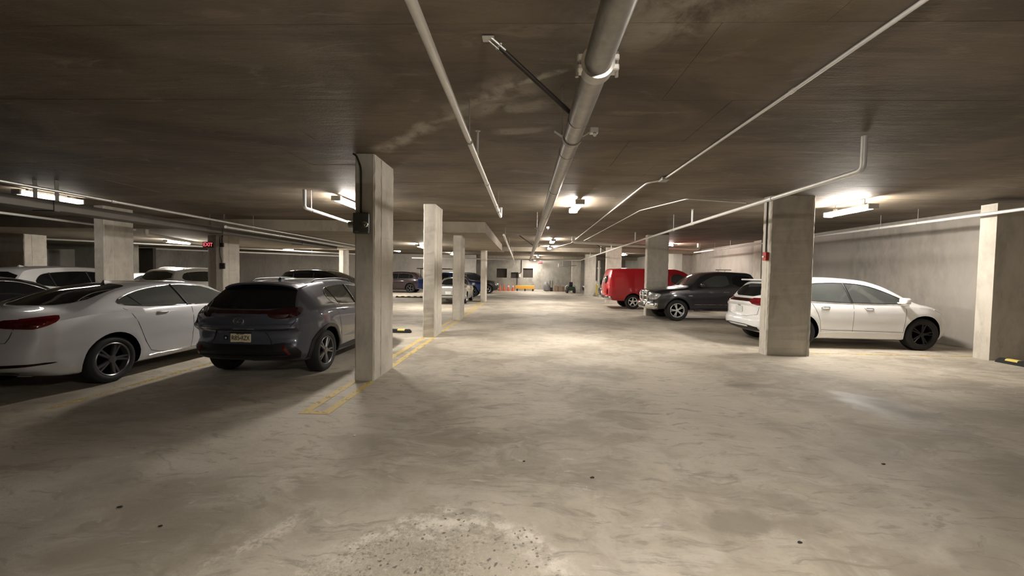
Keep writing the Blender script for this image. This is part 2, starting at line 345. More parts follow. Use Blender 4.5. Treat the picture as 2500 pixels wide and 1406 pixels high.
# ------------------------------------------------------------------ the setting
YB = 41.0
XR = 11.1
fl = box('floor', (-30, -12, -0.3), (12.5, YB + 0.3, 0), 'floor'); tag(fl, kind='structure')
ce = box('ceiling', (-30, -12, CEIL + 0.005), (12.5, YB + 0.3, CEIL + 0.4), 'ceiling'); tag(ce, kind='structure')
rp = random.Random(3)
pan_me = None
for j in range(22):                                         # formwork panels left their joints in the slab
    y0 = -2.0 + j * 1.2
    for i in range(5):
        x0 = -13.3 + i * 4.88 + (0.7 if j % 2 else 0.0); x1 = min(x0 + 4.88, XR)
        dz = rp.uniform(0, 0.0035)
        p = box('panel', (x0 + 0.002, y0 + 0.002, CEIL - dz), (x1 - 0.002, y0 + 1.198, CEIL + 0.007), 'ceiling', ce)
def wall(name, lo, hi, mat): return tag(box(name, lo, hi, mat), kind='structure')
def wall_holes(name, x0, x1, y0, y1, z0, z1, holes, mat):
    """wall facing -Y with rectangular openings [(x0,x1,z0,z1)]"""
    xs = sorted({x0, x1, *[h[0] for h in holes], *[h[1] for h in holes]}); zs = sorted({z0, z1, *[h[2] for h in holes], *[h[3] for h in holes]})
    bm = bmesh.new()
    for a, b in zip(xs, xs[1:]):
        for c, d in zip(zs, zs[1:]):
            mx, mz = (a + b) / 2, (c + d) / 2
            if any(h[0] < mx < h[1] and h[2] < mz < h[3] for h in holes): continue
            bm_box(bm, (a, y0, c), (b, y1, d))
    bmesh.ops.remove_doubles(bm, verts=bm.verts[:], dist=1e-5)
    return tag(obj(name, bm, mat), kind='structure')
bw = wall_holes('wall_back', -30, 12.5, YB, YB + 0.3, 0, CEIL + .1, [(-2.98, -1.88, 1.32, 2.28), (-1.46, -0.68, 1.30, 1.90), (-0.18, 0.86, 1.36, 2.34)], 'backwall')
for k, (a, b, c, d) in enumerate(((-3.0, -1.86, 1.3, 2.3), (-1.48, -0.66, 1.28, 1.92), (-0.2, 0.88, 1.34, 2.36))):
    box('recess', (a, YB + 0.22, c), (b, YB + 0.45, d), 'opening', bw)
wall('wall_back_left', (-30, 36.0, 0), (-4.55, 36.3, CEIL + .1), 'wall')
wall('wall_right', (XR, -12, 0), (XR + 0.3, 26.3, CEIL + .1), 'wall')
wall('wall_right_far', (10.45, 26.3, 0), (XR + 0.3, YB, CEIL + .1), 'wall')
wall('wall_front', (-30, -12.3, 0), (12.5, -12, CEIL + .1), 'wall')
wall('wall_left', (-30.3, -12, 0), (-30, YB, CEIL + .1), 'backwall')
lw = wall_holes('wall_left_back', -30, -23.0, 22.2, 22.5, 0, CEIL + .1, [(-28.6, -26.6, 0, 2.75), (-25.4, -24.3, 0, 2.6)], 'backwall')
box('recess', (-29, 24.4, 0), (-24, 24.6, 3), 'opening', lw)
pil = wall('trim_1', (9.82, 8.48, 0), (XR, 8.78, CEIL - .12), 'column'); 
wall('trim_2', (10.85, 18.3, 0), (XR, 18.9, CEIL), 'column')
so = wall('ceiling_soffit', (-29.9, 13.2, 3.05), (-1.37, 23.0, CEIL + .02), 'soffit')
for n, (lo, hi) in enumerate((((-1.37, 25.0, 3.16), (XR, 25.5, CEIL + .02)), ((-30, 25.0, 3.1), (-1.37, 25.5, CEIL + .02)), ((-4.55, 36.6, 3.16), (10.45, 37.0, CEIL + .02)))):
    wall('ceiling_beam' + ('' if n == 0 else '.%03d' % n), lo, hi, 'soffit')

def column(x0, x1, y0, y1, top, label, seed, group='concrete columns of the garage'):
    t = thing('concrete_column', label, 'column', ((x0 + x1) / 2, (y0 + y1) / 2, 0), 0, group)
    r = random.Random(seed); a, b = (x1 - x0) / 2, (y1 - y0) / 2; ch = 0.022
    bm = bmesh.new(); rings = []; n = 40
    base = [(-a + ch, -b), (a - ch, -b), (a, -b + ch), (a, b - ch), (a - ch, b), (-a + ch, b), (-a, b - ch), (-a, -b + ch)]
    for k in range(n + 1):
        z = top * k / n
        rings.append([bm.verts.new((x + r.uniform(-.0045, .0045), y + r.uniform(-.0045, .0045), z)) for x, y in base])
    for A, B in zip(rings, rings[1:]):
        for k in range(8): bm.faces.new((A[k], A[(k + 1) % 8], B[(k + 1) % 8], B[k]))
    bm.faces.new(rings[0]); bm.faces.new(rings[-1])
    obj('shaft', bm, 'column', t)
    # fin left by the joint of the form boards, on the two faces towards the drive lane
    s = 1 if x0 < 0 else -1
    bm = bmesh.new(); bm_box(bm, (s * a - .004, -b * .35, 0.02), (s * a + .007, -b * .35 + .012, top - .02)); obj('form_seam', bm, 'column', t)
    bm = bmesh.new(); bm_box(bm, (a * .84, -b - .006, 0.02), (a * .84 + .010, -b + .006, top - .02)); obj('form_seam', bm, 'column', t)
    return t
LX0, LX1 = -2.57, -2.27
column(LX0, LX1, 5.80, 6.66, CEIL, 'nearest left concrete column with grey alarm box and black conduit', 1)
column(LX0 - .04, LX1 - .03, 9.92, 10.78, CEIL, 'second concrete column in the row left of the lane, behind the alarm box column', 2)
column(LX0, LX1, 13.80, 14.66, 3.05, 'third concrete column in left row, in front of the old silver sedan', 3)
column(LX0 - .05, LX1 - .05, 23.05, 23.9, CEIL, 'slim farthest column of the left row, between blue pickup and black car', 4)
column(5.22, 6.14, 8.50, 8.78, CEIL, 'wide right column with red alarm pull in front of white crossover', 5)
column(5.14, 6.04, 16.6, 16.9, CEIL, 'wide right column standing before the red van and dark grey pickup nose', 6)
column(5.02, 5.95, 24.2, 24.5, CEIL, 'right column beside the back end of the red van', 7)
column(4.97, 5.85, 32.3, 32.6, CEIL, 'distant right column left of the white vertical pipe', 8)
column(4.6, 5.5, 38.3, 38.6, CEIL, 'farthest right column near back wall beside the green mower', 9)
column(-12.2, -11.9, 10.65, 11.5, CEIL, 'left column between white suv roof and silver hatchback', 10)
column(-12.2, -11.9, 15.0, 15.9, CEIL, 'left column carrying two small boxes joined by a black cable', 11)
column(-12.2, -11.9, 25.2, 26.0, CEIL, 'distant left column seen just left of the nearest column', 12)
column(-22.4, -21.15, 15.8, 16.6, 3.05, 'dim column at left edge behind the white suv', 13)
column(-12.95, -12.22, 15.5, 16.0, 3.05, 'concrete pier right of the silver suv, left of the cabled column', 14)

# ------------------------------------------------------------------ lamps
def lamp_proto():
    t = thing('ceiling_lamp', 'lamp', 'lamp', (0, 0, 0), 0, 'wraparound strip lamps')
    box('housing', (-.075, -.63, -.030), (.075, .63, 0), 'fixture', t, .006)
    bm = bmesh.new()                                          # wraparound lens
    prof = [(-.078, -.022), (-.104, -.055), (-.098, -.080), (-.066, -.104), (-.03, -.112), (.03, -.112), (.066, -.104), (.098, -.080), (.104, -.055), (.078, -.022)]
    A = [bm.verts.new((x, -.60, z)) for x, z in prof]; B = [bm.verts.new((x, .60, z)) for x, z in prof]
    for k in range(len(prof) - 1): bm.faces.new((A[k], A[k + 1], B[k + 1], B[k]))
    bm.faces.new(A); bm.faces.new(B); obj('lens', bm, 'lamp_lens', t)
    for s in (-.4, .4): box('mount', (-.03, s - .03, -.002), (.03, s + .03, .046), 'fixture', t)
    for s in (-1, 1): box('end_cap', (-.108, s * .60, -.116), (.108, s * .635, -.0), 'fixture', t, .008)
    return t
LAMPS = [(0.95, 0.70, 3.15, 'strip lamp over the near lane just above the frame'), (1.22, 9.5, CEIL, 'bright strip lamp over the lane right of the big pipe'),
         (1.34, 19.2, CEIL, 'second lane lamp, a round glow over the far lane'), (1.50, 23.9, CEIL, 'third lane lamp in front of the bright beam'),
         (1.18, 35.3, CEIL, 'fourth lane lamp, small glow near back wall'), (1.0, 39.6, 3.3, 'last lane lamp beside the far exit sign'),
         (7.35, 9.15, 3.32, 'long strip lamp above the white crossover at right'), (7.8, 21.2, CEIL, 'right lamp seen over the dark grey pickup bonnet'),
         (7.6, 29.9, CEIL, 'small right lamp above the red van roof'), (-4.3, 9.35, CEIL, 'strip lamp half hidden behind nearest left column'),
         (-11.3, 8.95, CEIL, 'strip lamp at upper left behind the hanging duct'), (-16.5, 18.0, 3.04, 'strip lamp over the silver hatchback at left'),
         (-13.0, 23.6, 3.3, 'strip lamp on ceiling above dark suv roof'), (-9.65, 29.0, CEIL, 'lamp between the first two left columns, far back'),
         (-6.2, 32.8, CEIL, 'lamp at far left over the blue pickup'), (-5.0, 18.6, 3.04, 'strip lamp under the low soffit at left'), (-18.0, 29.0, CEIL, 'added lamp brightening the left back wall, far left')]  # last entry is an extra lamp added to brighten the left back wall
lp = lamp_proto()
for i, (x, y, z, lab) in enumerate(LAMPS):
    o = lp if i == 0 else copy_tree(lp)
    o.location = (x, y, z - 0.045); o['label'] = lab
    if 'viewpoint' in lab: o.rotation_euler = (0, 0, PI / 2)
    else: o.rotation_euler = (0, 0, 0)
    if z in (3.15, 3.32):
        for q in (-.4, .4): tube('hanger_rod', [(0, q, .04), (0, q, CEIL - z + .04)], .008, 'galv', o, 6)

for k, mt in ((0, 'lamp_lens_aged'), (10, 'lamp_lens_failing')):     # two lamps are older and dimmer
    for o in COL.objects:
        if o.get('label', '') == LAMPS[k][3]:
            for ch in o.children:
                if ch.name.startswith('lens'): ch.data = ch.data.copy(); ch.data.materials[0] = MATS[mt]
# ------------------------------------------------------------------ pipes
def pipe(name, label, pts, r, mat, rad=0.0, joints=(), rods=(), n=14, cat='pipe', group=None):
    """a run of pipe: couplings at fractions along it, threaded hanger rods [(x,y,z)]"""
    t = thing(name, label, cat, tuple(pts[0]), 0, group); o = Vector(pts[0])
    P = [Vector(p) - o for p in pts]
    tube('run', P, r, mat, t, n, rad)
    for (f, w, k) in joints:
        L = P[-1] - P[0] if len(P) == 2 else None
        i = int(f); q = f - i; a, b = P[i], P[i + 1]; c = a.lerp(b, q); d = (b - a).normalized()
        tube('coupling', [c - d * w, c - d * w * .98, c + d * w * .98, c + d * w], [r * .98, r * k, r * k, r * .98], mat, t, n)
    for (x, y, z) in rods:
        p = Vector((x, y, z)) - o
        tube('hanger_rod', [p, (p.x, p.y, CEIL - o.z)], 0.006, 'galv', t, 6)
        bm = bmesh.new(); ring = [p + Vector((math.cos(a) * (r + .006), 0, math.sin(a) * (r + .006) - r)) for a in [2 * PI * k / 16 for k in range(16)]]
        if abs((P[1] - P[0]).normalized().x) > .8: ring = [Vector((p.x, p.y + v.x - p.x, v.z)) for v in ring]
        bm_tube(bm, ring, .006, 5, False, True); obj('hanger_ring', bm, 'galv', t)
    return t
# the big drain over the lane, with its clamps and sway braces
big = pipe('drain_pipe', 'big grey ceiling pipe running down the middle of the lane', [(0.425, -6, 2.985), (0.425, 31.8, 2.86)], 0.084, 'pipe_grey', 0, (), (), 24)
def big_z(y): return 2.985 - (y + 6) * 0.125 / 37.8
ob = Vector((0.425, -6, 2.985))
def clamp(y, ears, z=None):
    c = Vector((0.425, y, big_z(y))) - ob
    bm = bmesh.new(); bm_lathe(bm, [(.090, -.045), (.104, -.042), (.106, 0), (.104, .042), (.090, .045)], 28, 'y', c); obj('coupling', bm, 'galv', big, 30)
    if ears:
        for s in (-1, 1):
            for dz in (-.03, .03):
                bm = bmesh.new(); bm_box(bm, c + Vector((s * .10 - .022, -.04, dz - .018)), c + Vector((s * .10 + .03, .04, dz + .018)), .006); obj('clamp_ear', bm, 'galv_white', big)
            bm = bmesh.new(); bm_tube(bm, [c + Vector((s * .122, 0, -.075)), c + Vector((s * .122, 0, .075))], .011, 8); obj('clamp_bolt', bm, 'galv', big)
clamp(2.47, True)
for y in (3.3, 4.15, 5.9, 8.4, 10.8, 14.9, 20.4, 26.0):
    c = Vector((0.425, y, big_z(y))) - ob
    bm = bmesh.new(); bm_lathe(bm, [(.084, -.014), (.0885, -.010), (.0885, .010), (.084, .014)], 24, 'y', c); obj('joint_ring', bm, 'pipe_grey', big, 30)
for y in (3.72, 11.0, 17.7):                                 # hangers with straps
    c = Vector((0.425, y, big_z(y))) - ob
    bm = bmesh.new()
    a0 = [c + Vector((math.cos(a) * .094, 0, math.sin(a) * .094)) for a in [PI + PI * k / 14 for k in range(15)]]
    for q in (-.028, .028):
        pass
    rows = [[bm.verts.new(p + Vector((0, q, 0))) for q in (-.028, .028)] for p in [c + Vector((-.17, 0, .05))] + a0 + [c + Vector((.19, 0, .06))]]
    for A, B in zip(rows, rows[1:]): bm.faces.new((A[0], A[1], B[1], B[0]))
    bmesh.ops.solidify(bm, geom=bm.faces[:], thickness=.008); obj('clamp_strap', bm, 'galv_white', big)
    bm = bmesh.new(); bm_box(bm, c + Vector((.16, -.03, .03)), c + Vector((.24, .03, .085)), .006); obj('clamp_ear', bm, 'galv_white', big)
    bm = bmesh.new(); bm_tube(bm, [c + Vector((.20, -.055, .0)), c + Vector((.22, .06, .075))], .017, 8); obj('clamp_bolt', bm, 'galv', big)
    bm = bmesh.new(); bm_tube(bm, [c + Vector((-.10, 0, .02)), Vector((c.x - .10, c.y, CEIL - ob.z))], .006, 6); obj('hanger_rod', bm, 'galv', big)
def brace(label, a, b):
    t = thing('sway_brace', label, 'brace', a, 0, 'dark diagonal sway braces'); d = Vector(b) - Vector(a); u = d.normalized()
    tube('strut', [u * .10, d], .019, 'dark_steel', t, 10)
    bm = bmesh.new(); bm_box(bm, (-.055, -.035, -.012), (.035, .035, 0), .003); obj('ceiling_plate', bm, 'galv', t)
    for s in (-.02, .02):
        bm = bmesh.new(); sd = Vector((-u.y, u.x, 0)).normalized() * s; bm_tube(bm, [sd + Vector((0, 0, -.006)), sd + u * .14], .009, 6); obj('bracket_arm', bm, 'galv', t)
    bm = bmesh.new(); bm_tube(bm, [Vector((-u.y, u.x, 0)) * .045 + u * .085, Vector((u.y, -u.x, 0)) * .045 + u * .085], .008, 6); obj('bracket_bolt', bm, 'galv_white', t)
brace('dark sway brace nearest the camera, from ceiling to big pipe', (-0.29, 2.95, CEIL - .012), (0.36, 3.34, 3.02))
brace('small dark sway brace far down the big pipe', (-0.35, 16.9, CEIL - .012), (0.36, 17.6, 2.98))
brace('small dark sway brace right of the lane by the sprinkler line', (3.1, 19.2, CEIL - .012), (4.05, 19.8, 2.95))
# sprinkler and conduit runs
pipe('sprinkler_pipe', 'slim pale pipe left of the big ceiling pipe', [(-0.585, -6, 3.0), (-0.585, 9.2, 3.0), (-0.585, 9.2, 3.22)], .030, 'galv_white', .07, ((0.78, .03, 1.25), (0.9, .03, 1.2)), ((-.585, 3.98, 3.03), (-.585, 8.3, 3.03)))
t = pipe('sprinkler_riser', 'short pale riser and sprinkler head behind slim left pipe', [(-.585, 4.66, 2.97), (-.585, 4.66, 3.36)], .013, 'galv_white'); lathe('sprinkler_head', [(0, .39), (.03, .385), (.032, .375), (.012, .37), (.012, .34)], 'galv', t, 14)
pipe('sprinkler_pipe', 'slanting pale pipe with hangers beside the far lane', [(-0.74, 13.3, 3.0), (-0.80, 27.4, 2.74), (-0.80, 29.5, 2.66), (-0.80, 29.5, 2.40)], .036, 'galv_white', .12, ((0.3, .04, 1.25), (0.7, .04, 1.25)), ((-.75, 14.6, 3.0), (-.76, 18.8, 2.92), (-.77, 22.2, 2.86), (-.78, 24.6, 2.81)))
pipe('conduit', 'thin conduit on ceiling at upper right, jogging at a junction box', [(2.45, -6, 3.392), (2.45, 7.0, 3.392)], .0165, 'galv_white', 0, ((0.75, .03, 1.3),))
pipe('conduit', 'thin conduit continuing right of the lane lamp', [(2.45, 7.15, 3.392), (2.24, 7.35, 3.392), (2.24, 7.8, 3.392), (2.30, 12, 3.392), (2.44, 21, 3.392), (1.75, 24.9, 3.392)], .0165, 'galv_white', .12)
tag(box('junction_box', (2.39, 6.98, 3.36), (2.52, 7.18, CEIL - .008), 'galv', None, .006), 'small steel junction box in ceiling conduit right of lane', 'junction box')
pipe('sprinkler_pipe', 'long pale sprinkler pipe over the right columns with ceiling riser', [(4.12, 4.95, CEIL - .01), (4.12, 4.95, 3.0), (4.20, 14, 2.99), (4.36, 30.6, 2.86)], .033, 'galv_white', .08, ((1.2, .04, 1.25), (1.55, .04, 1.25), (2.25, .04, 1.2), (2.6, .04, 1.2)), ((4.18, 11.2, 3.02),), 14)
for y in (10.0, 15.2, 19.5, 22.3, 26.0):
    t = pipe('sprinkler_riser', 'upright sprinkler on right lane pipe, %s' % {10.0: 'before the nearest right column', 15.2: 'above the dark grey pickup nose', 19.5: 'above the red van', 22.3: 'just past the red van', 26.0: 'last one before back wall'}[y], [(4.19 + (y - 10) * .008, y, 3.02 - max(0, y - 14) * .0078), (4.19 + (y - 10) * .008, y, 3.34)], .020, 'galv_white', group='upright sprinklers on the right lane pipe')
    lathe('sprinkler_head', [(0, .045), (.03, .04), (.032, .03), (.014, .02), (.014, 0)], 'galv', t, 12, 'z', (0, 0, 0.31))
pipe('sprinkler_pipe', 'cross pipe in front of the back wall', [(-9.0, 30.8, 2.86), (4.4, 30.8, 2.86)], .05, 'galv_white', 0, ((0.3, .05, 1.2), (0.8, .05, 1.2)))
pipe('sprinkler_pipe', 'short bright pipe beside the nearest left column alarm box', [(-4.66, 8.1, 3.37), (-4.66, 8.1, 2.99), (-4.78, 10.6, 2.99)], .034, 'galv_white', .07, ((1.93, .06, 1.5),), ((-4.68, 8.4, 3.02),))
pipe('sprinkler_pipe', 'upper long pipe slanting across the left bays', [(-8.5, -2, 3.07), (-8.5, 12, 3.01), (-8.6, 24.8, 2.99)], .030, 'galv', 0, ((0.57, .05, 1.3), (0.7, .05, 1.3), (1.3, .05, 1.3)))
pipe('sprinkler_pipe', 'lower long pipe under the left soffit', [(-8.8, 11.2, 2.92), (-8.95, 24, 2.9)], .045, 'galv', 0, ((0.2, .06, 1.25), (0.6, .06, 1.25)), ((-8.82, 12.4, 2.96), (-8.94, 23.6, 2.94)))
pipe('sprinkler_pipe', 'bright pipe left of the column behind white suv', [(-12.6, 4, 3.0), (-13.4, 13, 2.99)], .032, 'galv_white')
pipe('sprinkler_pipe', 'pale pipe crossing behind the silver hatchback', [(-22.6, 23.2, 2.9), (-14.0, 30.5, 2.9)], .05, 'galv_white', 0, ((.3, .06, 1.2), (.7, .06, 1.2)), ((-20.24, 25.2, 2.95), (-16, 28.8, 2.95)))
pipe('sprinkler_pipe', 'second pale pipe above the silver hatchback', [(-22.0, 17.2, 2.95), (-15.5, 23.0, 2.93), (-10.5, 28.5, 2.93)], .04, 'galv_white', .4)
pipe('drain_pipe', 'thick pale pipe with elbow under left soffit', [(-13.4, 13.4, 3.045), (-13.4, 13.4, 2.88), (-15.6, 18.6, 2.9)], .06, 'pvc', .2)
pipe('drain_pipe', 'thick white elbowed drain crossing to the right wall', [(2.15, 17.6, 3.41), (2.15, 17.6, 3.17), (5.9, 19.3, 3.15), (8.6, 20.3, 3.12), (8.95, 20.45, 3.13), (8.95, 20.45, 3.41)], .075, 'pvc', .22, ((2.5, .05, 1.15),))
pipe('sprinkler_pipe', 'bright pipe along right wall above white crossover', [(9.6, -4, 3.07), (9.6, 22.5, 3.07)], .033, 'galv_white', 0, ((0.3, .04, 1.2),), ((9.6, 9.9, 3.10), (9.6, 10.9, 3.10), (9.6, 18.6, 3.1), (9.6, 20.1, 3.1)))
pipe('sprinkler_pipe', 'small hooked pipe on back wall near exit sign', [(3.1, 36.0, 2.75), (3.1, 36.0, 2.40), (5.0, 38.0, 2.64)], .03, 'galv_white', .08, (), ((3.5, 36.42, 2.46), (4.5, 37.47, 2.6)))
pipe('drain_pipe', 'pale vertical pipe behind distant right columns', [(6.55, 34.6, 0), (6.55, 34.6, 3.0)], .10, 'pvc', 0, ((0.78, .06, 1.6),))
pipe('conduit', 'thin conduit from right column to ceiling box', [(4.9, 8.9, 3.33), (3.55, 8.75, 3.38), (3.0, 10.4, 3.39), (2.9, 20, 3.39)], .012, 'galv_white', .1)
# rectangular duct over the left bays
t = thing('ceiling_duct', 'dark rectangular duct hung over the left bays', 'duct', (-9.75, 2, 2.9))
bm = bmesh.new(); bm_box(bm, (-.22, 0, -.10), (.22, 17.5, .10), .01); obj('duct_body', bm, 'duct_dark', t)
for y in (1.2, 5.6, 10.0, 14.4):
    bm = bmesh.new(); bm_box(bm, (-.235, y, -.115), (.235, y + .10, .115), .004); obj('duct_flange', bm, 'duct_dark', t)
    for s in (-.23, .23):
        bm = bmesh.new(); bm_box(bm, (s - .004, y + .02, .10), (s + .004, y + .09, (CEIL if y < 11 else 3.05) - 2.9)); obj('duct_strap', bm, 'duct_dark', t)

# ------------------------------------------------------------------ boxes, alarms, signs
t = thing('alarm_box', 'grey electrical box with round bell on nearest left column', 'alarm box', (-2.44, 5.79, 2.38))
bm = bmesh.new(); bm_box(bm, (-.125, -.075, -.155), (.115, 0.005, .155), .02, 3); obj('housing', bm, 'box_grey', t, 40)
bm = bmesh.new(); bm_box(bm, (-.12, -.080, .06), (.05, -.072, .075)); obj('housing_rib', bm, 'box_grey', t)
lathe('bell', [(0, -.120), (.018, -.118), (.02, -.105), (.045, -.10), (.052, -.09), (.052, -.072)], 'chrome', t, 24, 'y', (.06, 0, -.02))
bm = bmesh.new(); bm_box(bm, (-.09, -.085, -.13), (-.03, -.07, -.11), .004); obj('latch', bm, 'chrome', t)
bm = bmesh.new(); bm_tube(bm, [(-.20, -.02, -.02), (-.12, -.02, -.02)], .045, 14); obj('side_hub', bm, 'galv', t, 40)
tube('conduit', round_path([(-.02, -.02, .15), (-.02, -.02, .83), (-.09, -.02, 1.0), (-.14, -.02, 1.03)], .12), .014, 'dark_steel', t, 8)
t = thing('alarm_pull', 'red alarm pull on the wide right column', 'alarm', (5.215, 8.58, 2.13))
bm = bmesh.new(); bm_box(bm, (-.07, -.06, -.09), (0.006, .06, .09), .012, 2); obj('housing', bm, 'red_plastic', t)
bm = bmesh.new(); bm_box(bm, (-.095, -.03, -.03), (-.068, .03, .012), .006); obj('strobe_lens', bm, 'galv_white', t)
tube('conduit', [(-.015, .03, .08), (-.015, .03, 1.22)], .014, 'dark_steel', t, 8)
t = thing('junction_box', 'two dark boxes joined by cable on left column', 'junction box', (-12.0, 14.99, 2.65), 0)
bm = bmesh.new(); bm_box(bm, (.02, -.06, -.09), (.16, .005, .07), .01); obj('upper_box', bm, 'dark_steel', t)
bm = bmesh.new(); bm_box(bm, (.0, -.06, -.95), (.2, .005, -.72), .01); obj('lower_box', bm, 'dark_steel', t)
tube('cable', round_path([(.09, -.02, .06), (.09, -.02, .35), (.25, -.02, .5)], .2), .018, 'dark_steel', t, 8)
tube('cable', round_path([(.0, -.02, .3), (-.02, -.02, -.35), (.08, -.02, -.74)], .2), .012, 'dark_steel', t, 8)
def exit_sign(label, loc, rz, w=.34, h=.2):
    t = thing('exit_sign', label, 'sign', loc, rz)
    bm = bmesh.new(); bm_box(bm, (-w / 2, -.03, -h / 2), (w / 2, .03, h / 2), .008); obj('sign_case', bm, 'blacktrim', t)
    bm = bmesh.new(); bm_tube(bm, [(0, 0, h / 2), (0, 0, min(.5, CEIL - loc[2]))], .01, 6); obj('stem', bm, 'galv', t)
    text_mesh('sign_letters', 'EXIT', h * .95, 'exit_red', t, Matrix.Translation((0, -.032, 0)) @ rot('X', PI / 2), .002, w * .86)
exit_sign('small red lit exit sign by the last lane lamp', (1.58, 40.2, 2.94), 0, .42, .28)
exit_sign('red exit sign on dark case at left, beside column', (-12.75, 15.3, 2.66), math.radians(25), .34, .22)
# back wall things
tag(box('wall_box', (-.60, YB - .09, 1.42), (-.44, YB + .01, 1.72), 'galv_white', None, .01), 'small white box on back wall between dark recesses', 'box')
pipe('conduit', 'thin dark conduit down the back wall', [(-.35, YB - .06, 3.4), (-.35, YB - .06, 1.9), (-.75, YB - .06, 1.75), (-.8, YB - .06, .6)], .03, 'dark_steel', .1, n=8)
def cone(x, y, label, cuff):
    t = thing('traffic_cone', label, 'cone', (x, y, 0), random.uniform(0, 1), 'orange cones by the back wall')
    bm = bmesh.new(); bm_box(bm, (-.17, -.17, 0), (.17, .17, .035), .01); obj('base', bm, 'cone_orange', t)
    lathe('cone', [(.13, .035), (.03, .66), (.02, .70), (0, .70)], 'cone_orange', t, 18)
    if cuff: lathe('reflective_collar', [(.075, .40), (.047, .56)], 'galv_white', t, 18)
for i, (x, cuff) in enumerate(((-2.95, 0), (-2.5, 0), (-2.07, 0), (-1.62, 1), (-1.18, 1))):
    cone(x, 39.4, ['leftmost orange cone, half behind black suv nose', 'plain orange cone, second from left', 'plain orange cone left of collared cones', 'orange cone with white collar, left of two', 'orange cone with white collar beside yellow barrier'][i], cuff)
t = thing('barrier', 'long yellow barrier board lying before back wall', 'barrier', (0.05, 40.0, 0))
bm = bmesh.new(); bm_box(bm, (-1.0, -.12, .20), (.95, .12, .55), .02); obj('board', bm, 'board_yellow', t)
for x in (-.8, 0, .8):
    bm = bmesh.new(); bm_box(bm, (x - .08, -.2, 0), (x + .08, .2, .22), .01); obj('foot', bm, 'dark_steel', t)
tag(tube('pipe_length', [(1.0, 40.3, .06), (1.95, 40.35, .06)], .06, 'pvc', None, 12), 'white pipe length on floor right of yellow barrier', 'pipe')
# grey bundle
bm = bmesh.new(); bmesh.ops.create_icosphere(bm, subdivisions=3, radius=.5)
rb = random.Random(5)
for v in bm.verts:
    v.co = Vector((v.co.x * .72, v.co.y * .6, v.co.z * 1.0 + .46)); v.co += Vector((math.sin(v.co.z * 9 + v.co.x * 5), math.cos(v.co.x * 8 + v.co.z * 4), 0)) * .035
    v.co.z = max(0, v.co.z)
    if v.co.z > .7: v.co.x *= .75; v.co.x -= .08
o = obj('tarp_bundle', bm, 'bag_grey', None, 60); o.location = (2.25, 39.9, 0); tag(o, 'lumpy grey tarp bundle against back wall', 'bundle')
t = thing('hand_truck', 'dark upright hand truck between grey bundle and boxes', 'hand truck', (2.76, 40.2, 0))
for s in (-.12, .12): tube('rail', [(s, 0, .05), (s, .1, 1.1)], .03, 'dark_steel', t, 8)
box('toe_plate', (-.2, -.25, .02), (.2, .05, .06), 'dark_steel', t); box('load', (-.15, -.2, .06), (.15, .0, .4), 'blacktrim', t, .03)
for k, (x, w, h) in enumerate(((3.24, .38, .56), (3.70, .46, .52), (4.08, .22, .50))):
    t = thing('cardboard_box', ['brown box at left of three, by the hand truck', 'widest brown box in the middle of three', 'narrow brown box beside the green mower'][k], 'box', (x, 40.1, 0), .05 * (k - 1), 'cardboard boxes by the back wall')
    box('carton', (-w / 2, -.25, 0), (w / 2, .25, h), 'cardboard', t, .01); box('flap', (-w / 2 + .02, -.27, h), (w / 2 - .02, -.02, h + .02), 'cardboard', t)
t = thing('mower', 'small dark green ride-on mower with black seat', 'mower', (4.35, 36.9, 0), PI)
box('body', (-.36, -.5, .25), (.36, .5, .62), 'mower_green', t, .08, 2); box('seat', (-.17, -.1, .62), (.17, .25, .75), 'blacktrim', t, .05, 2); box('seat_back', (-.17, .18, .7), (.17, .3, 1.05), 'blacktrim', t, .05, 2)
for sx in (-1, 1):
    for sy in (-.35, .35): lathe('wheel', [(0, -.08), (.16, -.08), (.22, -.05), (.22, .05), (.16, .08), (0, .08)], 'tyre', t, 18, 'x', (sx * .34, sy, .22))
    tube('guard', [(sx * .46, -.1, .3), (sx * .48, 0, .62), (sx * .30, .1, .74)], .04, 'galv_white', t, 8)
t = thing('bollard', 'yellow post with white cap beside vertical pipe', 'bollard', (6.25, 34.4, 0)); lathe('post', [(.15, 0), (.15, .95), (0, .96)], 'yellow_tape', t, 18); lathe('cap', [(.155, .95), (.155, 1.12), (.09, 1.22), (0, 1.25)], 'galv_white', t, 18)
# painted lines
def line(pts, mat, z=0.003):
    bm = bmesh.new(); vs = [bm.verts.new((x, y, z)) for x, y in pts]; bm.faces.new(vs); return obj('painted_line', bm, mat, fl)
def rect(x0, x1, y0, y1, mat): line([(x0, y0), (x1, y0), (x1, y1), (x0, y1)], mat)
rect(-2.60, -2.50, 4.38, 5.78, 'yellow_paint'); rect(-2.34, -2.24, 4.38, 5.78, 'yellow_paint'); rect(-2.50, -2.34, 4.38, 4.48, 'yellow_paint')
for y0, y1 in ((6.68, 9.9), (10.8, 13.78), (14.68, 22.9)): rect(-2.62, -2.51, y0, y1, 'yellow_paint'); rect(-2.37, -2.26, y0, y1, 'yellow_paint')
rect(-5.58, -5.47, 4.3, 9.6, 'faded_paint'); rect(-8.6, -8.5, 4.3, 9.6, 'faded_paint'); rect(5.3, 10.6, 8.80, 8.90, 'faded_paint')
rect(5.1, 10.6, 5.93, 6.03, 'white_paint'); rect(5.3, 10.6, 12.9, 13.0, 'faded_paint'); rect(6.1, 10.6, 16.7, 16.8, 'faded_paint')
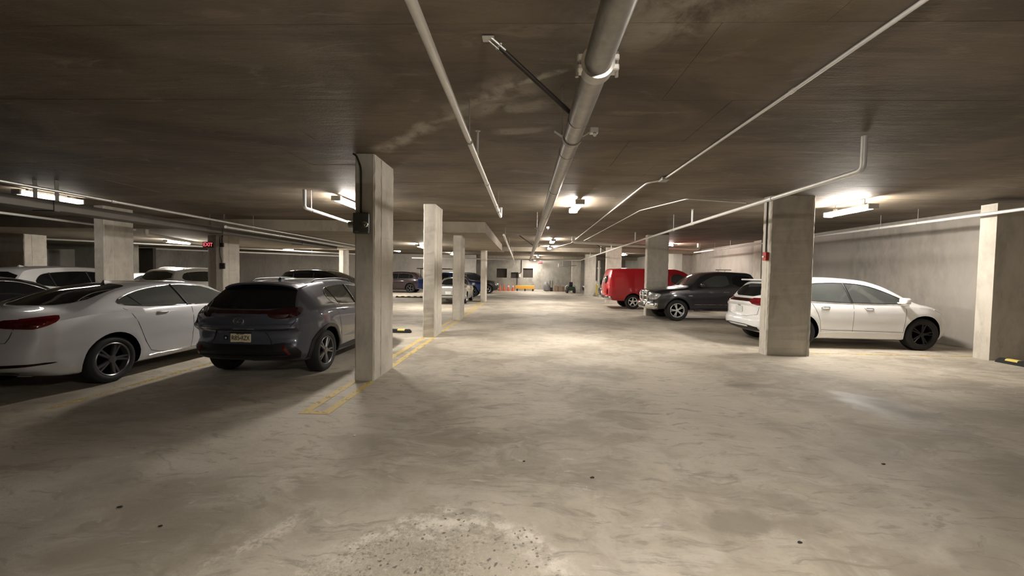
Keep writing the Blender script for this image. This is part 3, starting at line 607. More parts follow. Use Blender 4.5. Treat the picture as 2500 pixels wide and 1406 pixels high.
# wheel stops
def wheel_stop(loc, rz, label):
    t = thing('wheel_stop', label, 'wheel stop', loc, rz, 'rubber wheel stops')
    bm = bmesh.new(); pr = [(-.075, 0), (-.06, .085), (-.03, .10), (.03, .10), (.06, .085), (.075, 0)]
    for i, x in enumerate((-.9, -.86, .86, .9)):
        k = .55 if i in (0, 3) else 1
        ring = [bm.verts.new((x, y, z * k)) for y, z in pr]
        if i: [bm.faces.new((pv[q], pv[q + 1], ring[q + 1], ring[q])) for q in range(5)]; bm.faces.new((pv[5], pv[0], ring[0], ring[5]))
        else: bm.faces.new(ring)
        pv = ring
    bm.faces.new(pv); obj('rubber_body', bm, 'rubber', t)
    for x in (-.62, -.2, .22, .64):
        bm = bmesh.new(); vs = []
        for xx in (x - .1, x + .1): vs.append([bm.verts.new((xx, y, z)) for y, z in ((-.066, .062), (-.0615, .087), (-.03, .1025), (.03, .1025), (.0615, .087), (.066, .062))])
        for q in range(5): bm.faces.new((vs[0][q], vs[0][q + 1], vs[1][q + 1], vs[1][q]))
        obj('yellow_stripe', bm, 'yellow_tape', t)
wheel_stop((-4.02, 10.62, 0), 0, 'black and yellow wheel stop on floor right of nearest column')
wheel_stop((-7.1, 10.62, 0), 0, 'wheel stop ahead of the white sedan')
wheel_stop((9.86, 7.45, 0), PI / 2, 'wheel stop at right edge under dark wall')
wheel_stop((-7.75, 25.9, 0), 0, 'small far wheel stop left of second column')
# litter
for x, y, s, mt, lab in ((.58, 3.15, .016, 'dark_steel', 'dark pebble on the lane below the strip lamp'), (.02, 3.39, .011, 'dark_steel', 'tiny dark pebble left of the larger pebble'), (-2.77, 2.55, .016, 'dark_steel', 'dark pebble on dim floor at lower left'),
                    (1.75, 2.44, .014, 'dark_steel', 'dark scrap at lower right on lane floor'), (-1.69, 3.82, .013, 'galv_white', 'white paper scrap near double yellow line'), (3.25, 3.55, .016, 'dark_steel', 'dark pebble on dim floor at right'),
                    (-2.31, 2.37, .012, 'dark_steel', 'tiny dark scrap at lower left of floor'), (-.95, 5.78, .02, 'galv_white', 'white scrap on floor right of nearest column')):
    bm = bmesh.new(); bmesh.ops.create_icosphere(bm, subdivisions=2, radius=s * .75)
    for v in bm.verts: v.co = Vector((v.co.x * 1.5 + v.co.y * .3, v.co.y, max(-.002, v.co.z * .45 + .003))) * (1 + .15 * math.sin(v.co.x * 300 + v.co.y * 200))
    o = obj('pebble' if mt == 'dark_steel' else 'paper_scrap', bm, mt, None, 60); o.location = (x, y, 0.001); tag(o, lab, 'debris')
# ------------------------------------------------------------------ cars (local x from rear bumper forward, y to the car's left, z up)
def curve(pts):
    """monotone cubic through control points"""
    xs = [p[0] for p in pts]; ys = [p[1] for p in pts]; n = len(xs)
    d = [(ys[i + 1] - ys[i]) / (xs[i + 1] - xs[i]) for i in range(n - 1)]
    m = [d[0]] + [0 if d[i - 1] * d[i] <= 0 else 2 * d[i - 1] * d[i] / (d[i - 1] + d[i]) for i in range(1, n - 1)] + [d[-1]]
    def f(x):
        if x <= xs[0]: return ys[0]
        if x >= xs[-1]: return ys[-1]
        i = 0
        while x > xs[i + 1]: i += 1
        h = xs[i + 1] - xs[i]; t = (x - xs[i]) / h
        return (2 * t**3 - 3 * t**2 + 1) * ys[i] + (t**3 - 2 * t**2 + t) * h * m[i] + (-2 * t**3 + 3 * t**2) * ys[i + 1] + (t**3 - t**2) * h * m[i + 1]
    return f
def sm(t): t = max(0, min(1, t)); return t * t * (3 - 2 * t)
def chaikin(p, it=2, closed=True):
    for _ in range(it):
        q = []; n = len(p)
        for i in range(n if closed else n - 1):
            a, b = p[i], p[(i + 1) % n]
            q += [(a[0] * .75 + b[0] * .25, a[1] * .75 + b[1] * .25), (a[0] * .25 + b[0] * .75, a[1] * .25 + b[1] * .75)]
        p = q if closed else [p[0]] + q + [p[-1]]
    return p
Q = math.sqrt(.5)
MIR = {'R': 'L', 'L': 'R', 'RB': 'LB', 'RF': 'LF'}
class Car:
    def __init__(s, name, label, cat, loc, heading, spec, group=None):
        s.t = thing(name, label, cat, loc, heading, group); s.S = spec; s.body()
    def body(s):
        S = s.S; L, W = S['L'], S['W']; top, bot, belt, plan = curve(S['top']), curve(S['bot']), curve(S['belt']), curve(S['plan'])
        zr = max(p[1] for p in S['top']); rw = S['rw']; R = S['R']; axles = (S['ra'], S['fa'])
        fine = S.get('fine', 1.0)
        xs = [0]; x = 0
        while x < L:
            e = min(x, L - x); st = (.012 if e < .05 else .03 if e < .9 else .055) / fine
            x += st; xs.append(min(x, L))
        if xs[-1] - xs[-2] < .006: xs.pop(-2)
        rp, fp = curve(S['rp']), curve(S['fp'])
        NL, NG, NR = 12, 8, 8; ed = .05
        bm = bmesh.new(); rings = []
        for x in xs:
            e = min(x, L - x); ins = ed - math.sqrt(max(0, ed * ed - (ed - min(e, ed)) ** 2))
            hw, zb, zt = plan(x) - ins, bot(x) + ins, top(x) - ins
            zs = min(belt(x), zt - .055); g = sm((zt - zs - .05) / max(.05, zr - belt(x) - .10))
            pts = [(0, zb), (hw * .4, zb), (hw * .75, zb), (hw * .95 - .07, zb + .004), (hw * .95 - .018, zb + .03)]
            z0 = zb + .07
            for k in range(NL):
                u = k / (NL - 1); z = z0 + (zs - z0) * u
                y = hw * (1 - (.050 * ((.62 - u) / .62) ** 2 if u < .62 else .030 * ((u - .62) / .38) ** 2)) - .012 * math.exp(-((u - .36) / .12) ** 2) * S.get('sculpt', 1)
                y += .010 * math.exp(-((u - .80) / .06) ** 2) * S.get('sculpt', 1)
                for ax in axles:
                    d = math.hypot(x - ax, z - R); y += S.get('flare', .014) * math.exp(-((d - R - .09) / .055) ** 2) * (1 if z < zs - .02 else .5) * sm((z - .26) / .14)
                pts.append((y, z))
            ys = pts[-1][0]
            yr = (hw - .13) * (1 - g) + rw * g; cr = .045 + .03 * (1 - g); zre = zt - cr
            for k in range(1, NG + 1):
                u = k / NG; bul = .022 * math.sin(PI * u) * g
                pts.append((ys + (yr - ys) * u ** (1 - .1 * g) + bul, zs + (zre - zs) * (u if g > .05 else u)))
            for k in range(1, NR + 1):
                a = k / NR; y = yr * math.cos(a * PI / 2) if k < NR else 0.0
                pts.append((y, zt - cr * (y / yr) ** 2.6 if yr > 0 else zt))
            rings.append((x, pts))
        def deform(x, y, z):
            a = min(1, abs(y) / W)
            fr = max(0, 1 - x / S.get('rfade', .9)); ff = max(0, 1 - (L - x) / 1.0)
            return x + S['rc'] * a ** 3.2 * fr ** 1.5 + rp(z) * fr ** 2 - S['fc'] * a ** 2.6 * ff ** 1.5 - fp(z) * ff ** 2
        V = []
        for x, pts in rings:
            row = []
            for y, z in pts: row.append(bm.verts.new((deform(x, y, z), y, z)))
            for y, z in reversed(pts[1:-1]): row.append(bm.verts.new((deform(x, -y, z), -y, z)))
            V.append(row)
        n = len(V[0])
        for A, B in zip(V, V[1:]):
            for k in range(n): bm.faces.new((A[k], A[(k + 1) % n], B[(k + 1) % n], B[k]))
        J = len(rings[0][1])
        for ri in (0, -1):                                       # end caps: strips across the car
            x, pts = rings[ri]; row = V[ri]; NC = 14; prev = None
            for j in range(J):
                lft = row[j]; rgt = row[(n - j) % n]
                if lft is rgt: cur = [lft] * (NC + 1)
                else:
                    cur = [lft]
                    for q in range(1, NC):
                        y = pts[j][0] * (1 - 2 * q / NC); cur.append(bm.verts.new((deform(x, y, pts[j][1]), y, pts[j][1])))
                    cur.append(rgt)
                if prev:
                    for q in range(NC):
                        f = []
                        for v in (prev[q], prev[q + 1], cur[q + 1], cur[q]):
                            if v not in f: f.append(v)
                        if len(f) > 2:
                            try: bm.faces.new(f)
                            except ValueError: pass
                prev = cur
        bmesh.ops.recalc_face_normals(bm, faces=bm.faces[:])
        me = bpy.data.meshes.new('body'); bm.to_mesh(me); bm.free()
        o = link('body', me, S['paint'], s.t); me.materials.append(MATS['well'])
        # wheel arches cut out
        cb = bmesh.new()
        for ax in axles:
            for sd in (-1, 1):
                bm_lathe(cb, [(R + .055, sd * (W - .36)), (R + .055, sd * (W + .3))], 36, 'y', (ax, 0, R + .005))
        bmesh.ops.recalc_face_normals(cb, faces=cb.faces[:])
        cm = bpy.data.meshes.new('cut'); cb.to_mesh(cm); cb.free()
        for p in cm.polygons: p.material_index = 1
        cm.materials.append(MATS[S['paint']]); cm.materials.append(MATS['well'])
        co = bpy.data.objects.new('cut', cm); COL.objects.link(co); co.matrix_world = o.matrix_world
        co.parent = s.t
        md = o.modifiers.new('cut', 'BOOLEAN'); md.object = co; md.operation = 'DIFFERENCE'; md.solver = 'EXACT'
        bpy.context.view_layer.update(); dg = bpy.context.evaluated_depsgraph_get()
        nm = bpy.data.meshes.new_from_object(o.evaluated_get(dg)); o.modifiers.clear(); o.data = nm; nm.name = 'body'
        bpy.data.objects.remove(co); bpy.data.meshes.remove(cm); bpy.data.meshes.remove(me)
        nm.polygons.foreach_set('use_smooth', [True] * len(nm.polygons)); nm.set_sharp_from_angle(angle=math.radians(38))
        s.o = o; b2 = bmesh.new(); b2.from_mesh(nm); s.bvh = BVHTree.FromBMesh(b2); b2.free()
    DIRS = {'R': lambda a, b: ((a, -4, b), (0, 1, 0)), 'L': lambda a, b: ((a, 4, b), (0, -1, 0)), 'B': lambda a, b: ((-4, a, b), (1, 0, 0)),
            'F': lambda a, b: ((10, a, b), (-1, 0, 0)),
            'RB': lambda a, b: ((a * Q - 3, -a * Q - 3, b), (Q, Q, 0)), 'LB': lambda a, b: ((a * Q - 3, a * Q + 3, b), (Q, -Q, 0)),
            'RF': lambda a, b: ((a * Q + 3, a * Q - 3, b), (-Q, Q, 0)), 'LF': lambda a, b: ((a * Q + 3, -a * Q + 3, b), (-Q, -Q, 0)), 'T': lambda a, b: ((a, b, 5), (0, 0, -1))}
    def hit(s, side, a, b):
        o, d = Car.DIRS[side](a, b); o, d = Vector(o), Vector(d)
        p, nrm, i, _ = s.bvh.ray_cast(o, d)
        if p is None and len(side) == 2: p, nrm, i, _ = s.bvh.find_nearest(o + d * 3)
        if p is None:
            p0, n0, i, _ = s.bvh.find_nearest(o + d * 4)
            q = {'R': (a, p0.y, b), 'L': (a, p0.y, b), 'B': (p0.x, a, b), 'F': (p0.x, a, b), 'T': (a, b, p0.z)}[side]
            p, nrm, i, _ = s.bvh.find_nearest(Vector(q))
        if nrm.dot(d) > 0: nrm = -nrm
        return p, nrm
    def decal(s, name, side, poly, mat, off=.004, step=.05, rnd=2, parent=None, depth=.012, bothways=False):
        """panel that follows the body: poly in the side's own plane"""
        out = []
        sides = [side] if not bothways else [side, MIR.get(side, side)]
        polys = [poly]
        if bothways and side in ('B', 'F', 'T'): polys = [poly, [(-a, b) if side != 'T' else (a, -b) for a, b in poly]]
        for sd in sides:
            for pl in polys:
                p = chaikin(pl, rnd) if rnd else pl
                bm = bmesh.new(); bm.faces.new([bm.verts.new((a, b, 0)) for a, b in p])
                for ax in (0, 1):
                    lo, hi = min(q[ax] for q in p), max(q[ax] for q in p); k = max(1, int((hi - lo) / step))
                    for i in range(1, k):
                        c = lo + (hi - lo) * i / k; co = [0, 0, 0]; co[ax] = c; no = [0, 0, 0]; no[ax] = 1
                        bmesh.ops.bisect_plane(bm, geom=bm.verts[:] + bm.edges[:] + bm.faces[:], plane_co=co, plane_no=no)
                data = []
                for v in bm.verts: data.append((v, *s.hit(sd, v.co.x, v.co.y)))
                low = {}
                rim = [e for e in bm.edges if len(e.link_faces) == 1]
                for v, q, nr in data: v.co = q + nr * off; low[v] = q - nr * depth
                lv = {}
                for e in rim:
                    for v in e.verts:
                        if v not in lv: lv[v] = bm.verts.new(low[v])
                for e in rim:
                    a, b = e.verts; bm.faces.new((a, b, lv[b], lv[a]))
                bmesh.ops.recalc_face_normals(bm, faces=bm.faces[:])
                me = bpy.data.meshes.new(name); bm.to_mesh(me); bm.free()
                out.append(link(name, me, mat, parent or s.t, 40))
        return out
    def strip(s, name, side, pts, r, mat, off=0.0, closed=False, both=False, rnd=0, parent=None, seg=.06):
        """round bead along a line on the body"""
        out = []
        for sd in ([side, {'R': 'L', 'L': 'R'}.get(side, side)] if both and side in MIR else [side]):
            p = chaikin(pts, rnd, closed) if rnd else pts
            q = []; n = len(p)
            for i in range(n if closed else n - 1):
                a, b = p[i], p[(i + 1) % n]; k = max(1, int(math.hypot(b[0] - a[0], b[1] - a[1]) / seg))
                q += [(a[0] + (b[0] - a[0]) * t / k, a[1] + (b[1] - a[1]) * t / k) for t in range(k)]
            if not closed: q.append(p[-1])
            P = [h[0] + h[1] * off for h in (s.hit(sd, *c) for c in q)]
            bm = bmesh.new(); bm_tube(bm, P, r, 6, True, closed); out.append(obj(name, bm, mat, parent or s.t, 60))
        return out
    def window(s, poly, mat='glass', trim='chrome', tr=.007, rnd=2, side='R', both=True, name='side_window'):
        for sd in ([side, {'R': 'L', 'L': 'R'}[side]] if both else [side]):
            g = s.decal(name, sd, poly, mat, .004, .06, rnd)[0]
            if trim: s.strip('window_trim', sd, poly, tr, trim, .003, True, rnd=rnd, parent=g)
    def wheels(s, style='alloy', spokes=5, twin=True, rimr=.70, width=.22):
        S = s.S; R = S['R']; r = R * rimr; me = None
        proto = None
        for ax in (S['ra'], S['fa']):
            for sd in (-1, 1):
                yo = S.get('wy', S['W'] - .035)
                if proto is None:
                    h = width / 2
                    prof = [(r, -h + .01), (r + .012, -h), (R - .045, -h - .006), (R - .014, -h + .012), (R, -h + .035), (R, h - .035), (R - .014, h - .012), (R - .05, h), (r, h)]
                    w = lathe('wheel', prof, 'tyre', s.t, 44, 'y', (0, 0, 0), 50, False)
                    lathe('wheel_disc', [(r - .02, -h + .09), (.05, -h + .085), (0, -h + .085)], 'well', w, 32, 'y', (0, 0, 0), 40, False)
                    lathe('rim', [(r + .004, -h + .012), (r - .010, -h + .002), (r - .022, -h + .012), (r - .03, -h + .06), (r - .03, h)], style, w, 44, 'y', (0, 0, 0), 40, False)
                    bm = bmesh.new()
                    for k in range(spokes):
                        for q in ((-.14, .14) if twin else (0,)):
                            a = 2 * PI * k / spokes + PI / 2 + q; ca, sa = math.cos(a), math.sin(a); wd0, wd1 = (.020, .015) if twin else (.038, .026)
                            a2 = a - q * .55
                            c2, s2 = math.cos(a2), math.sin(a2)
                            P0 = Vector((c2 * .035, -h + .018, s2 * .035)); P1 = Vector((ca * (r - .015), -h + .014, sa * (r - .015)))
                            n2 = Vector((-(P1 - P0).z, 0, (P1 - P0).x)).normalized()
                            vs = []
                            for P, wd, yy in ((P0, wd0, 0), (P1, wd1, 0)):
                                vs.append([bm.verts.new(P + n2 * wd * e + Vector((0, d, 0))) for e, d in ((-1, .012), (-.6, 0), (.6, 0), (1, .012), (.9, .045), (-.9, .045))])
                            for e in range(6): bm.faces.new((vs[0][e], vs[0][(e + 1) % 6], vs[1][(e + 1) % 6], vs[1][e]))
                            bm.faces.new(vs[0]); bm.faces.new(vs[1])
                    obj('spokes', bm, style, w, 30)
                    lathe('hub_cap', [(.058, -h + .03), (.052, -h + .012), (.02, -h + .006), (0, -h + .006)], style, w, 20, 'y')
                    proto = w; o = w
                else: o = copy_tree(proto, s.t)
                o.location = (ax, sd * yo - sd * width / 2, R); o.rotation_euler = (0, random.uniform(0, 1), PI if sd > 0 else 0)
    def mirrors(s, x, z, mat, y=None):
        for sd in (-1, 1):
            p, n = s.hit('R' if sd < 0 else 'L', x, z); yy = abs(p.y)
            bm = bmesh.new(); bm_box(bm, (x - .05, sd * (yy + .06), z - .005), (x + .10, sd * (yy + .25), z + .15), .045, 3)
            bm_box(bm, (x + .0, sd * (yy - .03), z + .0), (x + .06, sd * (yy + .10), z + .04), .01)
            obj('wing_mirror', bm, mat, s.t, 40)
    def handle(s, x, z, mat, w=.20):
        for sd in 'RL':
            p, n = s.hit(sd, x, z); u = 1 if sd == 'L' else -1
            bm = bmesh.new(); bm_tube(bm, round_path([p + Vector((-w / 2, -.01 * u, 0)), p + Vector((-w / 2 + .02, .028 * u, 0)), p + Vector((w / 2 - .02, .028 * u, 0)), p + Vector((w / 2, -.01 * u, 0))], .02), .013, 8)
            obj('door_handle', bm, mat, s.t, 60)
    def plate(s, side, y, z, text=None, mat='plate', w=.305, h=.152):
        p, n = s.hit(side, y, z); u = -1 if side == 'B' else 1
        x = p.x + u * .012
        b = box('license_plate', (x - .006, y - w / 2, z - h / 2), (x + .006, y + w / 2, z + h / 2), mat, s.t, .004)
        xf = x + u * .0075
        M = Matrix.Translation((xf, y, z)) @ (rot('Z', -PI / 2) if side == 'B' else rot('Z', PI / 2)) @ rot('X', PI / 2)
        if text: text_mesh('plate_text', text, .098, 'plate_ink', b, M, .0015, w * .90)
        return b, x
    def seams(s, lines, both=True):
        for ln in lines: s.strip('panel_gap', 'R', ln, .004, 'blacktrim', -.001, both=both, rnd=1)
    def fin(s, x, mat):
        p, n = s.hit('T', x, 0)
        bm = bmesh.new(); vs = [bm.verts.new(p + Vector(v)) for v in ((-.07, -.03, -.01), (-.07, .03, -.01), (.10, .012, -.01), (.10, -.012, -.01), (-.055, -.012, .042), (-.055, .012, .042), (-.01, .010, .034), (-.01, -.010, .034))]
        for f in ((0, 1, 5, 4), (1, 2, 6, 5), (2, 3, 7, 6), (3, 0, 4, 7), (4, 5, 6, 7), (0, 1, 2, 3)): bm.faces.new([vs[i] for i in f])
        obj('roof_antenna', bm, mat, s.t)
    def rails(s, x0, x1, y, mat):
        for sd in (-1, 1):
            n = 12; P = []
            for k in range(n + 1):
                x = x0 + (x1 - x0) * k / n; p, _ = s.hit('T', x, sd * y); P.append(p + Vector((0, 0, .035 if 0 < k < n else -.01)))
            tube('roof_rail', P, .016, mat, s.t, 8)
UNI = [(0, .0), (3, .0)]
H90 = PI / 2

# white saloon, near left
sedan = dict(L=4.83, W=.927, R=.335, ra=1.02, fa=3.80, rw=.56, rc=.24, fc=.5, paint='paint_pearl', fine=1.35, sculpt=.8, flare=.010,
    top=[(0, .98), (.05, 1.035), (.30, 1.085), (.62, 1.115), (.85, 1.18), (1.35, 1.345), (1.75, 1.415), (2.2, 1.447), (2.7, 1.44), (3.05, 1.39), (3.75, 1.03), (4.3, .93), (4.65, .80), (4.83, .66)],
    bot=[(0, .36), (.4, .23), (1, .20), (3.8, .19), (4.5, .2), (4.83, .28)], belt=[(0, .93), (1, 1.02), (2.5, 1.0), (3.8, .95), (4.83, .72)],
    plan=[(0, .80), (.25, .875), (.9, .922), (2.4, .927), (3.9, .922), (4.5, .86), (4.83, .70)], rp=[(.3, .10), (.45, .02), (.62, .0), (.80, .05), (.90, .05), (.98, .0), (1.05, .06)], fp=[(.2, .08), (.45, .0), (.7, .05)])
def build_sedan():
    c = Car('sedan', 'white sedan with red wedge taillight at left edge of photo', 'car', (-6.83, 4.40, 0), H90, sedan)
    c.wheels('alloy_dark', 5, True, .72)
    c.window([(1.10, 1.125), (1.55, 1.29), (2.05, 1.372), (2.55, 1.385), (3.05, 1.31), (3.62, 1.035), (3.55, 1.01), (2.4, 1.03), (1.5, 1.062)], 'glass_light', 'chrome', .009)
    for sd in 'RL':
        c.strip('window_pillar', sd, [(2.28, 1.03), (2.24, 1.38)], .022, 'blacktrim'); c.strip('window_pillar', sd, [(1.50, 1.065), (1.42, 1.25)], .010, 'blacktrim')
    c.decal('rear_window', 'T', [(.70, -.56), (.70, .56), (1.50, .49), (1.66, .40), (1.66, -.40), (1.50, -.49)], 'glass', .004, .06, 2)
    c.decal('windshield', 'T', [(3.62, -.60), (3.74, 0), (3.62, .60), (2.98, .50), (2.90, 0), (2.98, -.50)], 'glass', .004, .08, 2)
    c.decal('roof_glass', 'T', [(2.0, -.40), (2.0, .40), (2.7, .40), (2.7, -.40)], 'glass', .003, .1, 2)
    # taillights: rear face and wrap onto the flank
    c.decal('taillight', 'B', [(.45, .99), (.45, .90), (.76, .895), (.80, .915), (.82, .955), (.80, 1.0)], 'taillight', .010, .03, 1, bothways=True)
    c.decal('taillight', 'R', [(.10, .995), (.42, 1.025), (.50, 1.022), (.22, .875), (.13, .885), (.08, .90)], 'taillight', .008, .03, 1, bothways=True)
    c.decal('bumper_slot', 'B', [(.40, .45), (.40, .41), (.82, .425), (.86, .44), (.80, .455)], 'taillight_dark', .006, .04, 1, bothways=True)
    c.decal('lower_valance', 'B', [(-.55, .36), (.55, .36), (.45, .27), (-.45, .27)], 'blacktrim', .006, .06, 1)
    c.decal('headlight', 'RF', [(2.5, .78), (2.8, .74), (3.0, .66), (2.7, .66)], 'headlight', .008, .04, 1, bothways=True)
    c.decal('front_grille', 'F', [(-.35, .62), (.35, .62), (.28, .36), (-.28, .36)], 'blacktrim', .006, .06, 1)
    c.handle(1.78, .955, 'paint_pearl'); c.handle(2.75, .925, 'paint_pearl'); c.mirrors(3.28, 1.03, 'paint_pearl'); c.fin(1.75, 'paint_pearl')
    c.seams([[(1.20, 1.06), (1.32, .93), (1.47, .55), (1.62, .30), (2.3, .275)], [(2.34, 1.0), (2.36, .6), (2.33, .28)], [(3.5, 1.0), (3.42, .7), (3.3, .27)], [(2.34, .275), (3.3, .27)]])
    c.strip('sill_strip', 'R', [(1.55, .285), (3.35, .265)], .012, 'chrome', .004, both=True)
    c.strip('trunk_gap', 'B', [(-.62, .90), (-.56, .72), (.56, .72), (.62, .90)], .004, 'blacktrim', -.001)
    c.plate('B', 0, .80, None, 'white_plate')
build_sedan()

# dark slate crossover in the near left bay
cross = dict(L=4.495, W=.92, R=.342, ra=.855, fa=3.495, rw=.56, rc=.27, fc=.45, paint='paint_slate', fine=1.4, sculpt=1.5, flare=.030, rfade=1.0,
    top=[(0, .985), (.05, 1.05), (.12, 1.10), (.30, 1.245), (.50, 1.395), (.62, 1.455), (.78, 1.482), (1.3, 1.515), (1.9, 1.525), (2.4, 1.495), (2.75, 1.41), (3.35, 1.06), (3.9, .96), (4.3, .84), (4.495, .70)],
    bot=[(0, .36), (.4, .25), (.9, .22), (3.5, .21), (4.2, .23), (4.495, .32)], belt=[(0, .96), (.8, 1.07), (2, 1.01), (3.5, .95), (4.495, .75)],
    plan=[(0, .80), (.2, .86), (.6, .915), (1.3, .905), (2.2, .90), (3.4, .915), (4.1, .87), (4.495, .68)], rp=[(.25, .12), (.40, .04), (.50, .02), (.58, .05), (.62, .075), (.76, .075), (.785, .01), (.83, -.015), (.88, .03), (.96, .035), (1.02, -.02), (1.10, .0)], fp=[(.2, .1), (.5, .0), (.8, .05)])
def build_cross():
    c = Car('crossover', 'dark slate crossover with yellowish rear plate left of nearest column', 'car', (-4.16, 5.50, 0), H90, cross)
    c.wheels('alloy_dark', 5, True, .70)
    c.window([(1.06, 1.19), (1.10, 1.33), (1.30, 1.395), (1.9, 1.415), (2.45, 1.385), (2.75, 1.30), (3.2, 1.06), (3.1, 1.035), (2.1, 1.045), (1.45, 1.075), (1.2, 1.115)], 'glass_light', 'chrome', .008)
    for sd in 'RL': c.strip('window_pillar', sd, [(2.02, 1.04), (1.98, 1.41)], .022, 'blacktrim'); c.strip('window_pillar', sd, [(1.34, 1.085), (1.24, 1.38)], .012, 'blacktrim')
    c.decal('rear_window', 'B', [(-.70, 1.085), (.70, 1.085), (.66, 1.16), (.56, 1.41), (-.56, 1.41), (-.66, 1.16)], 'glass', .004, .05, 1)
    c.decal('windshield', 'T', [(3.25, -.60), (3.33, 0), (3.25, .60), (2.66, .50), (2.58, 0), (2.66, -.50)], 'glass', .004, .08, 2)
    # spoiler over the rear glass
    bm = bmesh.new(); rows = []
    for k in range(17):
        y = -.58 + 1.16 * k / 16; p, n = c.hit('T', .80, y); dr = .05 * (abs(y) / .58) ** 3
        rows.append([bm.verts.new(v) for v in ((.86, y, p.z - .03), (.80, y, p.z + .010), (.52 + dr, y, p.z - .008 - dr * .3), (.455 + dr, y, p.z - .025 - dr * .3), (.465 + dr, y, p.z - .050 - dr * .3), (.62, y, p.z - .065))])
    for A, B in zip(rows, rows[1:]):
        for e in range(6): bm.faces.new((A[e], A[(e + 1) % 6], B[(e + 1) % 6], B[e]))
    bm.faces.new(rows[0]); bm.faces.new(rows[-1]); obj('roof_spoiler', bm, 'paint_slate', c.t, 40)
    # full width light blade
    c.decal('light_bar', 'B', [(-.55, 1.06), (.55, 1.06), (.55, 1.02), (-.55, 1.02)], 'taillight_dark', .012, .05, 0)
    c.decal('taillight', 'RB', [(.34, 1.06), (.62, 1.095), (.80, 1.10), (.76, 1.02), (.66, .955), (.44, .94), (.38, .96), (.32, 1.02)], 'taillight_dark', .016, .03, 1, bothways=True)
    c.strip('tailgate_crease', 'B', [(-.70, .845), (-.3, .84), (.3, .84), (.70, .845)], .010, 'paint_slate', .002)
    c.strip('tailgate_gap', 'B', [(-.76, .93), (-.70, .80), (-.62, .778), (.62, .778), (.70, .80), (.76, .93)], .007, 'blacktrim', -.001, rnd=1)
    c.decal('plate_recess', 'B', [(-.36, .755), (.36, .755), (.44, .565), (-.44, .565)], 'paint_slate', .002, .05, 1)
    c.strip('recess_edge', 'B', [(-.37, .76), (-.46, .56), (.46, .56), (.37, .76)], .009, 'blacktrim', .0, rnd=0)
    c.decal('bumper_lower', 'B', [(-.70, .575), (-.5, .565), (.5, .565), (.70, .575), (.70, .33), (.5, .30), (-.5, .30), (-.70, .33)], 'blacktrim', .012, .05, 0)
    c.decal('bumper_corner', 'RB', [(.40, .572), (.52, .585), (.62, .56), (.74, .44), (.74, .34), (.52, .32), (.40, .33)], 'blacktrim', .012, .04, 0, bothways=True)
    c.strip('bumper_ridge', 'B', [(-.66, .40), (-.4, .405), (.4, .405), (.66, .40)], .014, 'blacktrim', .02)
    c.decal('reflector', 'RB', [(.48, .53), (.515, .54), (.60, .42), (.57, .41)], 'taillight', .018, .03, 0, bothways=True)
    for sd in 'RL':
        for ax in (.855, 3.495):
            a0 = [(ax + math.cos(a) * .405, .342 + math.sin(a) * .405) for a in [PI * (-.06 + 1.12 * k / 26) for k in range(27)]]
            a1 = [(ax + math.cos(a) * .47, .342 + math.sin(a) * .46) for a in [PI * (1.06 - 1.12 * k / 26) for k in range(27)]]
            c.decal('arch_cladding', sd, a0 + a1, 'blacktrim', .010, .06, 0)
        c.decal('sill_cladding', sd, [(1.30, .36), (3.05, .34), (3.05, .26), (1.30, .27)], 'blacktrim', .008, .08, 1)
    # plate, frame and emblem
    pl, x = c.plate('B', 0, .655, None)
    for zz, nm in ((.077, 'plate_frame'), (-.077, 'plate_frame')): box(nm, (x - .012, -.16, .655 + zz - .008), (x + .004, .16, .655 + zz + .008), 'blacktrim', pl)
    MB = lambda z, s=0: Matrix.Translation((x - .009, s, z)) @ rot('Z', -H90) @ rot('X', H90)
    text_mesh('plate_text', 'NEW JERSEY', .022, 'plate_ink', pl, MB(.655 + .059), .001); text_mesh('plate_text', 'Garden State', .020, 'plate_ink', pl, MB(.655 - .059), .001)
    text_mesh('plate_text', 'R85', .092, 'plate_ink', pl, MB(.655, .072), .0012, .115); text_mesh('plate_text', 'RZX', .092, 'plate_ink', pl, MB(.655, -.076), .0012, .120)
    bm = bmesh.new(); bm.faces.new([bm.verts.new((x - .009, yy, zz)) for yy, zz in ((0, .672), (-.010, .655), (0, .638), (.010, .655))]); obj('plate_emblem', bm, 'plate_ink', pl)
    b = c.decal('bumper_sticker', 'B', [(.20, .69), (.26, .69), (.26, .63), (.20, .63)], 'blacktrim', .008, .1, 0)[0]
    c.decal('sticker_mark', 'B', [(.215, .668), (.245, .668), (.24, .64), (.22, .64)], 'white_plate', .010, .1, 1, parent=b)
    p, n = c.hit('B', 0, .91)
    bm = bmesh.new(); bm_tube(bm, [(p.x - .014, math.cos(a) * .075, .91 + math.sin(a) * .052) for a in [2 * PI * k / 32 for k in range(32)]], .0065, 8, False, True); em = obj('emblem_ring', bm, 'chrome', c.t, 60)
    # slanted angular letter inside the oval (rear face seen from behind: +y is on the left)
    tube('emblem_letter', round_path([(p.x - .016, -.030, .949), (p.x - .016, .028, .893), (p.x - .016, -.058, .893)], .006), .0075, 'chrome', em, 8)
    c.strip('rear_wiper', 'B', [(.05, 1.10), (.18, 1.13), (.40, 1.115)], .007, 'blacktrim', .010)
    c.handle(1.52, .985, 'paint_slate'); c.handle(2.5, .96, 'paint_slate'); c.mirrors(2.85, 1.02, 'paint_slate'); c.fin(1.05, 'paint_slate'); c.rails(1.0, 2.5, .52, 'blacktrim')
    c.seams([[(1.12, 1.1), (1.22, .95), (1.38, .60), (1.40, .36)], [(2.05, 1.0), (2.05, .36)], [(3.1, 1.0), (3.02, .36)]])
    c.decal('headlight', 'RF', [(2.35, .84), (2.65, .80), (2.8, .72), (2.55, .72)], 'headlight', .008, .05, 1, bothways=True)
build_cross()

